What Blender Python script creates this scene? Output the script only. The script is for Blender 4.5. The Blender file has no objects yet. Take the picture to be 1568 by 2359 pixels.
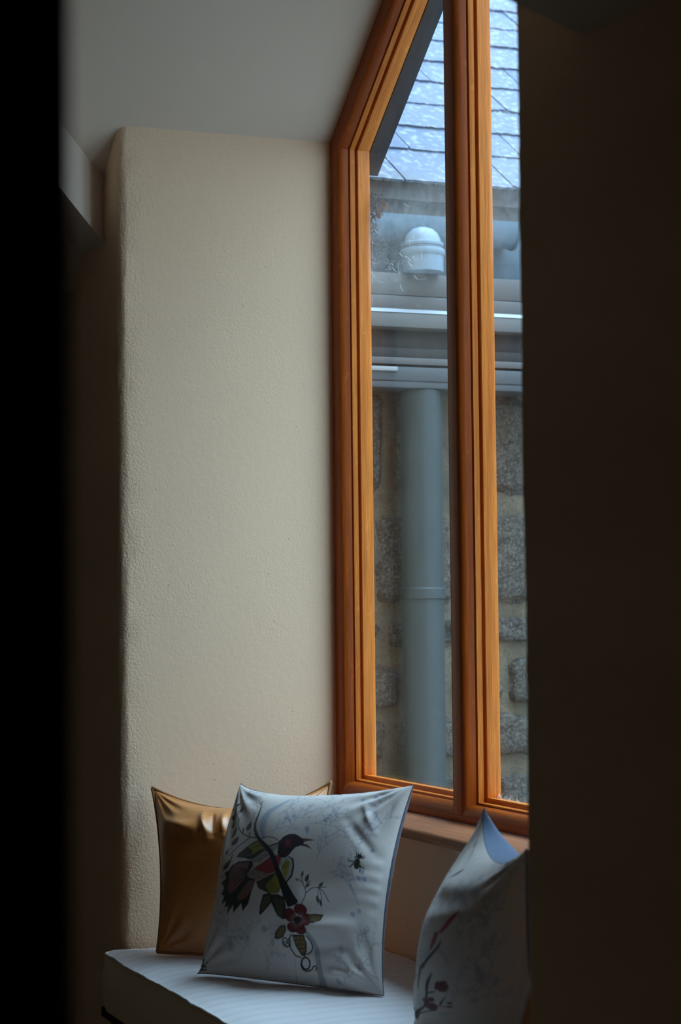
import bpy, bmesh, math, random
import numpy as np
from mathutils import Vector, Matrix, noise

# ------------------------------------------------------------------ camera, world, exposure
F_PX = 4650.0; CX, CY = 784.0, 1179.5
TH = math.atan(1904/F_PX); PIT = math.atan((1400-CY)/F_PX); ROLL = 0.0105
_c, _s = math.cos(TH), math.sin(TH)
_fw = np.array([-_c, _s, 0.]); _rt = np.array([_s, _c, 0.]); _up = np.array([0, 0, 1.])
_f = _fw*math.cos(PIT)+_up*math.sin(PIT); _u = _up*math.cos(PIT)-_fw*math.sin(PIT)
_r2 = _rt*math.cos(ROLL)-_u*math.sin(ROLL); _u2 = _u*math.cos(ROLL)+_rt*math.sin(ROLL)
CAM = np.array([4.825, -1.956, 1.5])
def ray(px, py): return _f+_r2*(px-CX)/F_PX-_u2*(py-CY)/F_PX
def meet(px, py, n, k):
    d = ray(px, py); n = np.array(n, float); return CAM+d*((k-n@CAM)/(n@d))
sc = bpy.context.scene
col = sc.collection
cam_d = bpy.data.cameras.new('camera'); cam = bpy.data.objects.new('camera', cam_d); col.objects.link(cam)
cam.matrix_world = Matrix(((_r2[0], _u2[0], -_f[0], CAM[0]), (_r2[1], _u2[1], -_f[1], CAM[1]), (_r2[2], _u2[2], -_f[2], CAM[2]), (0, 0, 0, 1)))
cam_d.sensor_fit = 'VERTICAL'; cam_d.sensor_height = 23.6; cam_d.sensor_width = 15.7
cam_d.lens = F_PX/2359*23.6; cam_d.clip_start = .05; cam_d.clip_end = 200
cam_d.dof.use_dof = True; cam_d.dof.focus_distance = 4.85; cam_d.dof.aperture_fstop = 2.8
sc.camera = cam

w = bpy.data.worlds.new('overcast_sky'); sc.world = w; w.use_nodes = True
nt = w.node_tree; bg = nt.nodes['Background']
geo = nt.nodes.new('ShaderNodeTexCoord'); sep = nt.nodes.new('ShaderNodeSeparateXYZ')
rp = nt.nodes.new('ShaderNodeValToRGB')
nt.links.new(geo.outputs['Generated'], sep.inputs[0]); nt.links.new(sep.outputs['Z'], rp.inputs[0])
# overcast sky: zenith several times the brightness of the horizon
rp.color_ramp.elements[0].position = 0.0; rp.color_ramp.elements[0].color = (.10, .13, .16, 1); _e = rp.color_ramp.elements.new(.5); _e.color = (.20, .285, .37, 1); _e = rp.color_ramp.elements.new(.8); _e.color = (.36, .53, .70, 1)
_e = rp.color_ramp.elements[-1]; _e.position = 1.0; _e.color = (.51, .75, 1.0, 1)
nt.links.new(rp.outputs[0], bg.inputs[0]); bg.inputs[1].default_value = 13.4
sc.view_settings.view_transform = 'Standard'; sc.view_settings.look = 'None'
sc.view_settings.gamma = 1; sc.view_settings.use_curve_mapping = False
sc.view_settings.exposure = 0.0
sc.cycles.max_bounces = 10; sc.cycles.diffuse_bounces = 6; sc.cycles.transparent_max_bounces = 12
sc.cycles.use_denoising = True
sc.cycles.sample_clamp_indirect = 4.0

# ------------------------------------------------------------------ helpers
def tag(o, label=None, cat=None, group=None, kind=None):
    if label: o['label'] = label
    if cat: o['category'] = cat
    if group: o['group'] = group
    if kind: o['kind'] = kind
    return o
def empty(name, loc=(0, 0, 0)):
    o = bpy.data.objects.new(name, None); o.location = loc; o.empty_display_size = .05; col.objects.link(o); return o
def mesh(name, V, Fc, mat, parent=None, smooth=False, uv=None, auto=None):
    me = bpy.data.meshes.new(name); me.from_pydata([tuple(map(float, v)) for v in V], [], Fc)
    bm = bmesh.new(); bm.from_mesh(me); bmesh.ops.recalc_face_normals(bm, faces=bm.faces); bm.to_mesh(me); bm.free()
    me.materials.append(mat)
    if uv is not None:
        l = me.uv_layers.new(name='UVMap')
        for lp in me.loops: l.data[lp.index].uv = uv[lp.vertex_index]
    if smooth:
        me.shade_smooth()
        if auto:
            me.set_sharp_from_angle(angle=auto)
    o = bpy.data.objects.new(name, me); col.objects.link(o)
    if parent:
        o.parent = parent; o.matrix_parent_inverse = Matrix.Translation(-Vector(parent.location))
    return o
def link_bm(name, bm, mat, parent=None, smooth=False, auto=None):
    bmesh.ops.recalc_face_normals(bm, faces=bm.faces)
    me = bpy.data.meshes.new(name); bm.to_mesh(me); bm.free(); me.materials.append(mat)
    if smooth:
        me.shade_smooth()
        if auto: me.set_sharp_from_angle(angle=auto)
    o = bpy.data.objects.new(name, me); col.objects.link(o)
    if parent:
        o.parent = parent; o.matrix_parent_inverse = Matrix.Translation(-Vector(parent.location))
    return o
def box_bm(x0, x1, y0, y1, z0, z1, bev=0, seg=2, bm=None):
    bm = bm or bmesh.new()
    r = bmesh.ops.create_cube(bm, size=1)
    for v in r['verts']: v.co = Vector((x0+(v.co.x+.5)*(x1-x0), y0+(v.co.y+.5)*(y1-y0), z0+(v.co.z+.5)*(z1-z0)))
    if bev:
        es = set(e for v in r['verts'] for e in v.link_edges)
        bmesh.ops.bevel(bm, geom=list(es), offset=bev, segments=seg, profile=.5, affect='EDGES')
    return bm
def box(name, x0, x1, y0, y1, z0, z1, mat, parent=None, bev=0, seg=2):
    return link_bm(name, box_bm(x0, x1, y0, y1, z0, z1, bev, seg), mat, parent, smooth=bool(bev), auto=.6)
def prism(name, poly, axis, a, b, mat, parent=None, smooth=False, auto=.5):
    """poly: list of 2-D points; axis: 'y' (poly is x,z) / 'z' (poly is x,y) ; extruded a..b"""
    n = len(poly)
    f = (lambda p, t: (p[0], t, p[1])) if axis == 'y' else (lambda p, t: (p[0], p[1], t))
    V = [f(p, a) for p in poly]+[f(p, b) for p in poly]
    Fc = [tuple(range(n)), tuple(range(2*n-1, n-1, -1))]+[(i, (i+1) % n, n+(i+1) % n, n+i) for i in range(n)]
    return mesh(name, V, Fc, mat, parent, smooth, auto=auto)
def tube_bm(pts, r, bm=None, seg=6):
    bm = bm or bmesh.new(); rings = []
    pts = [Vector(p) for p in pts]
    rad = r if hasattr(r, '__len__') else [r]*len(pts)
    up = Vector((.13, .31, .94))
    for i, p in enumerate(pts):
        d = (pts[min(i+1, len(pts)-1)]-pts[max(i-1, 0)]).normalized()
        a = d.cross(up); a = a.normalized() if a.length > 1e-4 else Vector((1, 0, 0)); b = d.cross(a)
        rings.append([bm.verts.new(p+(a*math.cos(2*math.pi*k/seg)+b*math.sin(2*math.pi*k/seg))*rad[i]) for k in range(seg)])
    for i in range(len(rings)-1):
        for k in range(seg): bm.faces.new((rings[i][k], rings[i][(k+1) % seg], rings[i+1][(k+1) % seg], rings[i+1][k]))
    bm.faces.new(rings[0]); bm.faces.new(rings[-1]); return bm
def lathe_bm(prof, cx, cy, seg=32):
    bm = bmesh.new(); rings = []
    for r, z in prof: rings.append([bm.verts.new((cx+r*math.cos(2*math.pi*k/seg), cy+r*math.sin(2*math.pi*k/seg), z)) for k in range(seg)])
    for i in range(len(rings)-1):
        for k in range(seg): bm.faces.new((rings[i][k], rings[i][(k+1) % seg], rings[i+1][(k+1) % seg], rings[i+1][k]))
    bm.faces.new(rings[0]); bm.faces.new(rings[-1]); return bm

# ------------------------------------------------------------------ materials
def mat(name, base=(.5, .5, .5), rough=.6, **k):
    m = bpy.data.materials.new(name); m.use_nodes = True; b = m.node_tree.nodes['Principled BSDF']
    b.inputs['Base Color'].default_value = (*base, 1); b.inputs['Roughness'].default_value = rough
    for a, v in k.items(): b.inputs[a].default_value = v
    return m, m.node_tree, b
def nn(t, ty, **k):
    n = t.nodes.new(ty)
    for a, v in k.items():
        if a.startswith('i_'): n.inputs[a[2:].replace('_', ' ')].default_value = v
        else: setattr(n, a, v)
    return n
def ramp(t, src, stops, out=None):
    r = nn(t, 'ShaderNodeValToRGB'); e = r.color_ramp.elements
    while len(e) > 1: e.remove(e[-1])
    e[0].position = stops[0][0]; e[0].color = (*stops[0][1], 1)
    for p, c in stops[1:]: q = e.new(p); q.color = (*c, 1)
    t.links.new(src, r.inputs[0])
    if out is not None: t.links.new(r.outputs[0], out)
    return r
def mix(t, fac, a, b, mode='MIX'):
    m = nn(t, 'ShaderNodeMix', data_type='RGBA', blend_type=mode)
    for s, v in ((0, fac), (6, a), (7, b)):
        if isinstance(v, (int, float)): m.inputs[s].default_value = v
        elif isinstance(v, tuple): m.inputs[s].default_value = (*v, 1)
        else: t.links.new(v, m.inputs[s])
    return m.outputs[2]
def noise_n(t, vec, scale, detail=4, rough=.55, dist=0):
    n = nn(t, 'ShaderNodeTexNoise'); n.inputs['Scale'].default_value = scale; n.inputs['Detail'].default_value = detail
    n.inputs['Roughness'].default_value = rough; n.inputs['Distortion'].default_value = dist
    if vec is not None: t.links.new(vec, n.inputs['Vector'])
    return n.outputs['Fac']
def bump(t, b, h, strength=.3, dist=.002, prev=None):
    n = nn(t, 'ShaderNodeBump'); n.inputs['Strength'].default_value = strength; n.inputs['Distance'].default_value = dist
    t.links.new(h, n.inputs['Height'])
    if prev is not None: t.links.new(prev, n.inputs['Normal'])
    t.links.new(n.outputs[0], b.inputs['Normal']); return n.outputs[0]
def gpos(t):
    return nn(t, 'ShaderNodeNewGeometry').outputs['Position']
def mapv(t, vec, sc3):
    m = nn(t, 'ShaderNodeMapping'); m.inputs['Scale'].default_value = sc3; t.links.new(vec, m.inputs[0]); return m.outputs[0]

def plaster(name, c, pit=True, rough=.9, amp=1.0):
    m, t, b = mat(name, c, rough); b.inputs['Specular IOR Level'].default_value = .2
    p = gpos(t)
    n1 = noise_n(t, p, 3.0, 3); n2 = noise_n(t, p, 150, 3, .6); n3 = noise_n(t, p, 48, 2, .5)
    base = mix(t, ramp(t, n1, [(.3, (0, 0, 0)), (.7, (1, 1, 1))]).outputs[0], tuple(x*.97 for x in c), c)
    if pit:
        v = nn(t, 'ShaderNodeTexVoronoi'); v.inputs['Scale'].default_value = 26; t.links.new(p, v.inputs['Vector'])
        k = ramp(t, v.outputs['Distance'], [(.02, (1, 1, 1)), (.05, (0, 0, 0))])
        pick = ramp(t, nn(t, 'ShaderNodeSeparateColor').outputs[0], [(.72, (0, 0, 0)), (.74, (1, 1, 1))])
        sp = pick.inputs[0].links[0].from_node; t.links.new(v.outputs['Color'], sp.inputs[0])
        kk = mix(t, 1.0, k.outputs[0], pick.outputs[0], 'MULTIPLY')
        base = mix(t, kk, base, tuple(x*.35 for x in c))
    t.links.new(base, b.inputs['Base Color'])
    patch = ramp(t, noise_n(t, p, 2.2, 2), [(.42, (.18,)*3), (.60, (1,)*3)])
    if pit:      # rougher trowelling along the outer corner of the reveal
        sy = nn(t, 'ShaderNodeSeparateXYZ'); t.links.new(p, sy.inputs[0])
        ar = nn(t, 'ShaderNodeMapRange'); ar.inputs[1].default_value = -.47; ar.inputs[2].default_value = -.56; t.links.new(sy.outputs['Y'], ar.inputs[0])
        pc = mix(t, ar.outputs[0], patch.outputs[0], (2.6, 2.6, 2.6))
    else: pc = patch.outputs[0]
    h = mix(t, 1.0, n2, pc, 'MULTIPLY')
    pr = bump(t, b, h, .6*amp, .0022)
    bump(t, b, n3, .35*amp, .002, pr)
    return m
M = {}
M['cream'] = plaster('cream_plaster', (.86, .62, .425))
M['room'] = plaster('room_plaster', (.36, .30, .23), pit=False)
M['ceiling'] = plaster('white_ceiling_plaster', (.73, .62, .51), pit=False, amp=.25)
M['dark_jamb'] = mat('dark_stained_jamb', (.035, .012, .006), .6)[0]

def wood(name, light, dark, scale=(3, 160), rough=.38, fleck=True, coat=.25):
    m, t, b = mat(name, light, rough); b.inputs['Coat Weight'].default_value = coat; b.inputs['Coat Roughness'].default_value = .3; b.inputs['Specular IOR Level'].default_value = .22
    uv = nn(t, 'ShaderNodeUVMap').outputs[0]; oi = nn(t, 'ShaderNodeObjectInfo')
    ad = nn(t, 'ShaderNodeVectorMath', operation='ADD'); t.links.new(uv, ad.inputs[0])
    ms = nn(t, 'ShaderNodeVectorMath', operation='SCALE'); ms.inputs[3].default_value = 13.7
    cb = nn(t, 'ShaderNodeCombineXYZ'); t.links.new(oi.outputs['Random'], cb.inputs[0]); t.links.new(oi.outputs['Random'], cb.inputs[1])
    t.links.new(cb.outputs[0], ms.inputs[0]); t.links.new(ms.outputs[0], ad.inputs[1])
    v = ad.outputs[0]
    g1 = noise_n(t, mapv(t, v, (scale[0]*.5, scale[1]*.35, 1)), 1, 4, .6, .6)
    g2 = noise_n(t, mapv(t, v, (scale[0]*3, scale[1]*4, 1)), 1, 3, .6)
    c = ramp(t, g1, [(.30, dark), (.52, tuple((a+b_)/2 for a, b_ in zip(light, dark))), (.72, light)]).outputs[0]
    c = mix(t, ramp(t, g2, [(.35, (.5,)*3), (.6, (0,)*3)]).outputs[0], c, tuple(x*.35 for x in dark))
    if fleck:
        f = noise_n(t, mapv(t, v, (22, 34, 1)), 1, 1, .4, 1.5)
        c = mix(t, ramp(t, f, [(.70, (0,)*3), (.75, (.22,)*3)]).outputs[0], c, tuple(min(1, x*1.5) for x in light))
    t.links.new(c, b.inputs['Base Color']); bump(t, b, g2, .12, .0006); return m
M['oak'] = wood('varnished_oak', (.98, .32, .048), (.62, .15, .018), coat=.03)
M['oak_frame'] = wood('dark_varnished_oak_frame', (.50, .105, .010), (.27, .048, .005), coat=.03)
M['sill'] = wood('oak_sill_board', (.48, .19, .09), (.32, .11, .045), rough=.5, fleck=False, coat=.1)
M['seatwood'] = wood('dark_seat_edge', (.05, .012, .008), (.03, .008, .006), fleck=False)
M['floor'] = mat('oak_floor_boards', (.27, .17, .095), .6)[0]
M['panel'] = mat('seat_panel_paint', (.30, .24, .18), .7)[0]

def glass_mat():
    m = bpy.data.materials.new('dusty_window_glass'); m.use_nodes = True; t = m.node_tree
    t.nodes.remove(t.nodes['Principled BSDF']); out = t.nodes['Material Output']
    tr = nn(t, 'ShaderNodeBsdfTransparent'); tr.inputs[0].default_value = (.95, .97, .96, 1)
    gl = nn(t, 'ShaderNodeBsdfGlossy'); gl.inputs['Roughness'].default_value = .03
    df = nn(t, 'ShaderNodeBsdfTranslucent'); df.inputs[0].default_value = (.75, .75, .72, 1)
    lw = nn(t, 'ShaderNodeLayerWeight'); lw.inputs[0].default_value = .5
    pw = nn(t, 'ShaderNodeMath', operation='POWER'); pw.inputs[1].default_value = 5; t.links.new(lw.outputs['Facing'], pw.inputs[0])
    fr = nn(t, 'ShaderNodeMath', operation='MULTIPLY_ADD'); fr.inputs[1].default_value = .35; fr.inputs[2].default_value = .02; t.links.new(pw.outputs[0], fr.inputs[0])
    m1 = nn(t, 'ShaderNodeMixShader'); m2 = nn(t, 'ShaderNodeMixShader')
    t.links.new(fr.outputs[0], m1.inputs[0]); t.links.new(tr.outputs[0], m1.inputs[1]); t.links.new(gl.outputs[0], m1.inputs[2])
    p = gpos(t)
    a = ramp(t, noise_n(t, p, 9, 5, .65, .4), [(.35, (.0008,)*3), (.75, (.008,)*3)])
    v = nn(t, 'ShaderNodeTexVoronoi'); v.inputs['Scale'].default_value = 55; t.links.new(p, v.inputs['Vector'])
    s = ramp(t, v.outputs['Distance'], [(.04, (.25,)*3), (.07, (0,)*3)])
    sepc = nn(t, 'ShaderNodeSeparateColor'); t.links.new(v.outputs['Color'], sepc.inputs[0])
    pk = ramp(t, sepc.outputs[0], [(.8, (0,)*3), (.82, (1,)*3)])
    sz = nn(t, 'ShaderNodeSeparateXYZ'); t.links.new(p, sz.inputs[0])      # band of grime and old web dust across the panes at gutter height
    band = ramp(t, sz.outputs['Z'], [(0, (0,)*3), (1, (0,)*3)])
    mr = nn(t, 'ShaderNodeMapRange'); mr.inputs[1].default_value = 2.2; mr.inputs[2].default_value = 2.65; t.links.new(sz.outputs['Z'], mr.inputs[0]); t.links.new(mr.outputs[0], band.inputs[0])
    e = band.color_ramp.elements; e[0].position = .12
    for q_, v_ in ((.32, .07), (.62, .085), (.80, .03)):
        k_ = e.new(q_); k_.color = (v_, v_, v_, 1)
    grime = mix(t, 1.0, band.outputs[0], ramp(t, noise_n(t, p, 26, 5, .7, 1.2), [(.3, (.25,)*3), (.7, (1,)*3)]).outputs[0], 'MULTIPLY')
    a0 = mix(t, 1.0, a.outputs[0], grime, 'ADD')
    d = mix(t, 1.0, a0, mix(t, 1.0, s.outputs[0], pk.outputs[0], 'MULTIPLY'), 'ADD')
    t.links.new(d, m2.inputs[0]); t.links.new(m1.outputs[0], m2.inputs[1]); t.links.new(df.outputs[0], m2.inputs[2])
    t.links.new(m2.outputs[0], out.inputs[0]); return m
M['glass'] = glass_mat()

def slate_mat():
    m, t, b = mat('blue_grey_slate', (.3, .34, .4), .6, **{'Specular IOR Level': .22}); p = gpos(t); oi = nn(t, 'ShaderNodeObjectInfo')
    base = ramp(t, oi.outputs['Random'], [(0, (.050, .074, .14)), (.5, (.062, .087, .155)), (1, (.077, .098, .165))]).outputs[0]
    n1 = noise_n(t, p, 9, 6, .65); n2 = noise_n(t, p, 40, 5, .7)
    base = mix(t, ramp(t, n1, [(.42, (0,)*3), (.66, (.8,)*3)]).outputs[0], base, (.075, .085, .11))
    base = mix(t, ramp(t, n2, [(.52, (0,)*3), (.62, (.75,)*3)]).outputs[0], base, (.22, .25, .30))
    n3 = noise_n(t, p, 5, 3, .5)
    base = mix(t, ramp(t, n3, [(.66, (0,)*3), (.72, (.5,)*3)]).outputs[0], base, (.17, .115, .10))
    t.links.new(base, b.inputs['Base Color']); pr = bump(t, b, n1, .5, .004); bump(t, b, n2, .5, .0015, pr); return m
M['slate'] = slate_mat()
M['moss'] = mat('dark_moss', (.045, .055, .045), .95)[0]
def stone_mat():
    m, t, b = mat('weathered_rubble_stone', (.3, .28, .25), .85); p = gpos(t); oi = nn(t, 'ShaderNodeObjectInfo')
    base = ramp(t, oi.outputs['Random'], [(0, (.085, .083, .076)), (.35, (.115, .10, .082)), (.7, (.14, .115, .085)), (.92, (.11, .105, .10)), (1, (.21, .145, .11))]).outputs[0]
    n1 = noise_n(t, p, 16, 6, .7); n2 = noise_n(t, p, 120, 6, .8); n3 = noise_n(t, p, 4, 3)
    base = mix(t, ramp(t, n1, [(.36, (.85,)*3), (.56, (0,)*3)]).outputs[0], base, (.04, .041, .038))
    base = mix(t, ramp(t, n2, [(.50, (0,)*3), (.60, (.85,)*3)]).outputs[0], base, (.36, .33, .28))
    n4 = noise_n(t, p, 45, 5, .75)
    base = mix(t, ramp(t, n4, [(.54, (0,)*3), (.60, (.6,)*3)]).outputs[0], base, (.24, .22, .18))
    base = mix(t, ramp(t, n4, [(.36, (.7,)*3), (.44, (0,)*3)]).outputs[0], base, (.03, .03, .028))
    base = mix(t, ramp(t, n3, [(.55, (0,)*3), (.72, (.55,)*3)]).outputs[0], base, (.10, .10, .045))
    t.links.new(base, b.inputs['Base Color']); pr = bump(t, b, n2, 1.0, .02); bump(t, b, n1, 1.0, .05, pr); return m
M['stone'] = stone_mat()
def mortar_mat():
    m, t, b = mat('sandy_lime_mortar', (.3, .26, .2), .95); p = gpos(t)
    n1 = noise_n(t, p, 10, 5, .7); n2 = noise_n(t, p, 90, 4, .7)
    base = ramp(t, n1, [(.3, (.07, .064, .048)), (.5, (.125, .105, .072)), (.75, (.21, .165, .11))]).outputs[0]
    base = mix(t, ramp(t, n2, [(.35, (.7,)*3), (.5, (0,)*3)]).outputs[0], base, (.06, .053, .042))
    t.links.new(base, b.inputs['Base Color']); bump(t, b, n2, 1, .006); return m
M['mortar'] = mortar_mat()
def painted(name, c, rough=.45, var=.12, **k):
    m, t, b = mat(name, c, rough, **k); p = gpos(t)
    n = noise_n(t, mapv(t, p, (6, 6, 30)), 2, 4)
    t.links.new(mix(t, n, tuple(x*(1-var) for x in c), tuple(min(1, x*(1+var)) for x in c)), b.inputs['Base Color']); return m
M['grey_pvc'] = painted('grey_coated_metal', (.105, .100, .100), .5)
M['grey_light'] = painted('pale_grey_coated_metal', (.125, .122, .122), .5)
M['grey_dark'] = painted('shaded_grey_coated_metal', (.032, .032, .033), .6)  # shade under the front band put into a darker grey
M['pipe'] = painted('blue_grey_pipe_plastic', (.030, .044, .048), .55)
M['gutter'] = painted('blue_grey_gutter_plastic', (.09, .155, .22), .4)
M['outlet'] = painted('pale_grey_outlet_plastic', (.17, .235, .31), .45)
M['fascia'] = painted('grimy_fascia_paint', (.075, .066, .066), .7, .4)
M['haze_board'] = painted('blue_haze_board_colour', (.09, .13, .165), .6, .3)  # blue haze below the gutter put into the board colour
M['verge'] = painted('dark_slate_metal', (.018, .026, .034), .5)
M['reflect_grey'] = painted('reflection_band_grey', (.06, .068, .078), .5)  # blue-grey tone of a reflection in the glass
M['reflect_white'] = mat('reflection_white', (.28, .29, .30), .5)[0]  # white of a reflection in the glass
M['lip'] = mat('lip_sky_highlight', (.40, .44, .50), .4)[0]  # sky highlight on the lip put into a paler colour
M['web'] = mat('cobweb_threads', (.85, .87, .9), .8)[0]
M['leaf'] = mat('dry_brown_leaf', (.30, .12, .06), .8)[0]
M['ground'] = mat('wet_paving', (.26, .25, .235), .8)[0]

# ------------------------------------------------------------------ big structure
D = .57; W = 2.14; ZT = 2.71; SL = .785; ZB = 1.017; APX = W/2; ZA = ZT+SL*APX
def wall_block(name, sgn, label):
    # solid block beside the niche, its niche arris rounded; sgn -1: left block (x<0), +1: right block (x>W)
    r = .024; x0 = 0 if sgn < 0 else W; xo = -3.0 if sgn < 0 else 6.6
    pts = [(xo, .08), (xo, -D)]
    for k in range(9):
        a = math.pi/2*k/8
        pts.append((x0+sgn*(r-r*math.sin(a)), -D+r-r*math.cos(a)))
    pts.append((x0, -D+r+.035)); pts.append((x0, .08))
    zs = [0+4.5*k/300 for k in range(301)]; n = len(pts); V = []
    for z in zs:
        for i, (x, y) in enumerate(pts):
            j = 0
            if 3 <= i <= 9:
                j = .0016*(noise.noise(Vector((0, i*.3, z*5)))+.7*noise.noise(Vector((3, i*.6, z*28))))
            V.append((x-sgn*j*0+(-sgn)*j, y-j, z))
    Fc = []
    for a in range(len(zs)-1):
        for i in range(n):
            Fc.append((a*n+i, a*n+(i+1) % n, (a+1)*n+(i+1) % n, (a+1)*n+i))
    Fc.append(tuple(range(n))); Fc.append(tuple((len(zs)-1)*n+i for i in range(n)))
    o = mesh(name, V, Fc, M['cream'], smooth=True, auto=.7)
    return tag(o, label, kind='structure')
wall_block('wall_left', -1, 'cream rough plastered reveal on the left of the window seat, its outer corner rounded')
wall_block('wall_right', 1, 'dark plastered pier on the right that cuts off the window')
tag(box('wall_under_window', 0, W, 0, .088, 0, ZB-.027, M['cream']), 'shaded cream wall strip below the window sill', kind='structure')
poly = [(0, ZT+.001), (APX, ZA+.001), (W, ZT+.001), (W, 4.5), (0, 4.5)]
tag(prism('wall_gable', poly, 'y', 0, .088, M['cream']), 'gable wall over the sloping window head', kind='structure')
tag(prism('wall_bay_blocker', [(1.437, ZB-.026), (W, ZB-.026), (W, ZT+.001), (1.437, ZT+SL*(W-1.437)+.001)], 'y', 0, .088, M['cream']), 'unseen cream wall added right of the window to cut its light, hidden by the pier', kind='structure')  # unseen bay closed in to keep window light off the pillows
# sloping niche ceilings, running on into the room
def soffit(name, sgn, label):
    x0 = APX; x1 = -.45 if sgn < 0 else W+.45
    z = lambda x: ZT+SL*(x if sgn < 0 else W-x)
    y0, y1 = -2.3, 0.0
    V = [(x0, y0, z(x0)), (x1, y0, z(x1)), (x1, y1, z(x1)), (x0, y1, z(x0))]
    V += [(a, b, c+.05) for a, b, c in V]
    Fc = [(0, 1, 2, 3), (4, 5, 6, 7), (0, 1, 5, 4), (1, 2, 6, 5), (2, 3, 7, 6), (3, 0, 4, 7)]
    return tag(mesh(name, V, Fc, M['ceiling']), label, kind='structure')
soffit('ceiling_left', -1, 'smooth grey-white sloping ceiling rising from the left reveal to the window peak')
soffit('ceiling_right', 1, 'sloping ceiling falling from the window peak to the right pier')
# pitched room ceiling cut along the valleys; slab with vertical edge faces
def slab(name, plan, zf, th, label, m=M['ceiling']):
    n = len(plan); V = [(x, y, zf(x, y)) for x, y in plan]+[(x, y, zf(x, y)+th) for x, y in plan]
    Fc = [tuple(range(n)), tuple(range(2*n-1, n-1, -1))]+[(i, (i+1) % n, n+(i+1) % n, n+i) for i in range(n)]
    return tag(mesh(name, V, Fc, m), label, kind='structure')
zl = lambda x, y: 2.437+.71*(-D-y)
zr = lambda x, y: 2.300+.71*(-D-y)
slab('ceiling_eaves_left', [(-3, -D+.05), (-.175, -D+.05), (-.135, -D), (1.07, -1.92), (-3, -1.92)], zl, .2, 'dark underside of the pitched room ceiling with a pale cut edge, upper left')
slab('ceiling_eaves_right', [(6.6, -D+.05), (2.40, -D+.05), (2.362, -D), (1.07, -2.3), (6.6, -2.3)], zr, .2, 'barely lit pitched ceiling above the right pier')
slab('ceiling_ridge', [(-3, -1.90), (6.6, -1.90), (6.6, -2.8), (-3, -2.8)], lambda x, y: 2.50+.71*(-D-y), .2, 'unlit ceiling up to the ridge')
slab('ceiling_back', [(-3, -2.8), (6.6, -2.8), (6.6, -5.2), (-3, -5.2)], lambda x, y: 4.08-.71*(-2.8-y), .2, 'unlit back slope of the room ceiling')
tag(box('wall_back', -3, 6.6, -5.3, -5.2, 0, 4.5, M['room']), 'unlit back wall of the room', kind='structure')
tag(box('wall_end_left', -3.1, -3, -5.3, .08, 0, 4.5, M['room']), 'unlit end wall of the room', kind='structure')
tag(box('wall_end_right', 6.6, 6.7, -5.3, .08, 0, 4.5, M['room']), 'unlit end wall behind the camera', kind='structure')
tag(box('roof_deck', -3.1, 6.7, -5.3, .088, 4.5, 4.6, M['room']), 'roof deck over the room', kind='structure')
tag(box('floor', -3.1, 6.7, -5.3, .088, -.1, 0, M['floor']), 'oak floor of the room', kind='structure')
# doorway partition close to the camera: only its dark jamb edge is seen, on the left
tag(box('wall_partition', 3.72, 3.82, -5.2, -1.76, 0, 3.2, M['room']), 'unlit partition wall near the camera', kind='structure')
tag(box('door_1', 3.69, 3.85, -1.76, -1.6995, 0, 3.3, M['dark_jamb'], bev=.004), 'nearly black out-of-focus door jamb down the left side', kind='structure')

# ------------------------------------------------------------------ window
win = tag(empty('window_1', (APX, .04, ZB)), 'tall oak framed window with a sloping head over the seat', kind='structure')
def member(name, quad, label=None, y0=0.0, y1=.088, m=None, bev=.0025):
    """flat frame member from 4 (x,z) corners: 0,1 the outer long edge, 3,2 the inner long edge; UV runs along it"""
    q = [Vector(p) for p in quad]
    L = ((q[1]+q[2])/2-(q[0]+q[3])/2); Ld = L.normalized(); Nd = Vector((-Ld.y, Ld.x)); n = 4
    bm = bmesh.new(); vs = [bm.verts.new((p.x, y0, p.y)) for p in q]+[bm.verts.new((p.x, y1, p.y)) for p in q]
    for f in [(0, 1, 2, 3), (7, 6, 5, 4)]+[(i, (i+1) % 4, 4+(i+1) % 4, 4+i) for i in range(4)]: bm.faces.new([vs[i] for i in f])
    long_e = [e for e in bm.edges if abs(((e.verts[0].co-e.verts[1].co).normalized()).dot(Vector((Ld.x, 0, Ld.y)))) > .97 and (e.verts[0].co.y+e.verts[1].co.y)/2 < (y0+y1)/2]
    bmesh.ops.bevel(bm, geom=long_e, offset=bev, segments=3, profile=.5, affect='EDGES')
    bmesh.ops.recalc_face_normals(bm, faces=bm.faces)
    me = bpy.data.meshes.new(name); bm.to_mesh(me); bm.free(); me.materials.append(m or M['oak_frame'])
    l = me.uv_layers.new(name='UVMap'); o0 = q[0]
    for lp in me.loops:
        c = me.vertices[lp.vertex_index].co; d = Vector((c.x, c.z))-o0; l.data[lp.index].uv = (d.dot(Ld), d.dot(Nd)+c.y)
    me.shade_smooth(); me.set_sharp_from_angle(angle=.6)
    o = bpy.data.objects.new(name, me); col.objects.link(o); o.parent = win; o.matrix_parent_inverse = Matrix.Translation(-Vector(win.location))
    if label: o['label'] = label
    return o
fl = .042                    # visible flat of jamb and head
hz = lambda x, d=0: (ZT+SL*min(x, W-x))-d*math.sqrt(1+SL*SL)
zb1 = ZB+.019; WR = 1.437
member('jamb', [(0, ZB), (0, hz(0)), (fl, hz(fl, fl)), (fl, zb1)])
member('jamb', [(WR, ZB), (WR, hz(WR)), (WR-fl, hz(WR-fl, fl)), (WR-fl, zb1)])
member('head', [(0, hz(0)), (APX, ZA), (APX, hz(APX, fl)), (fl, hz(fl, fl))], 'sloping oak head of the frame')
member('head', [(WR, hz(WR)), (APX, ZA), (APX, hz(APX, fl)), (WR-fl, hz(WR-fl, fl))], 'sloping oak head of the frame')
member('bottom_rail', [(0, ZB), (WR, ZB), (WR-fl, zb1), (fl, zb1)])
m1a, m1b, m2a = .700, .746, WR-fl
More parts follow.
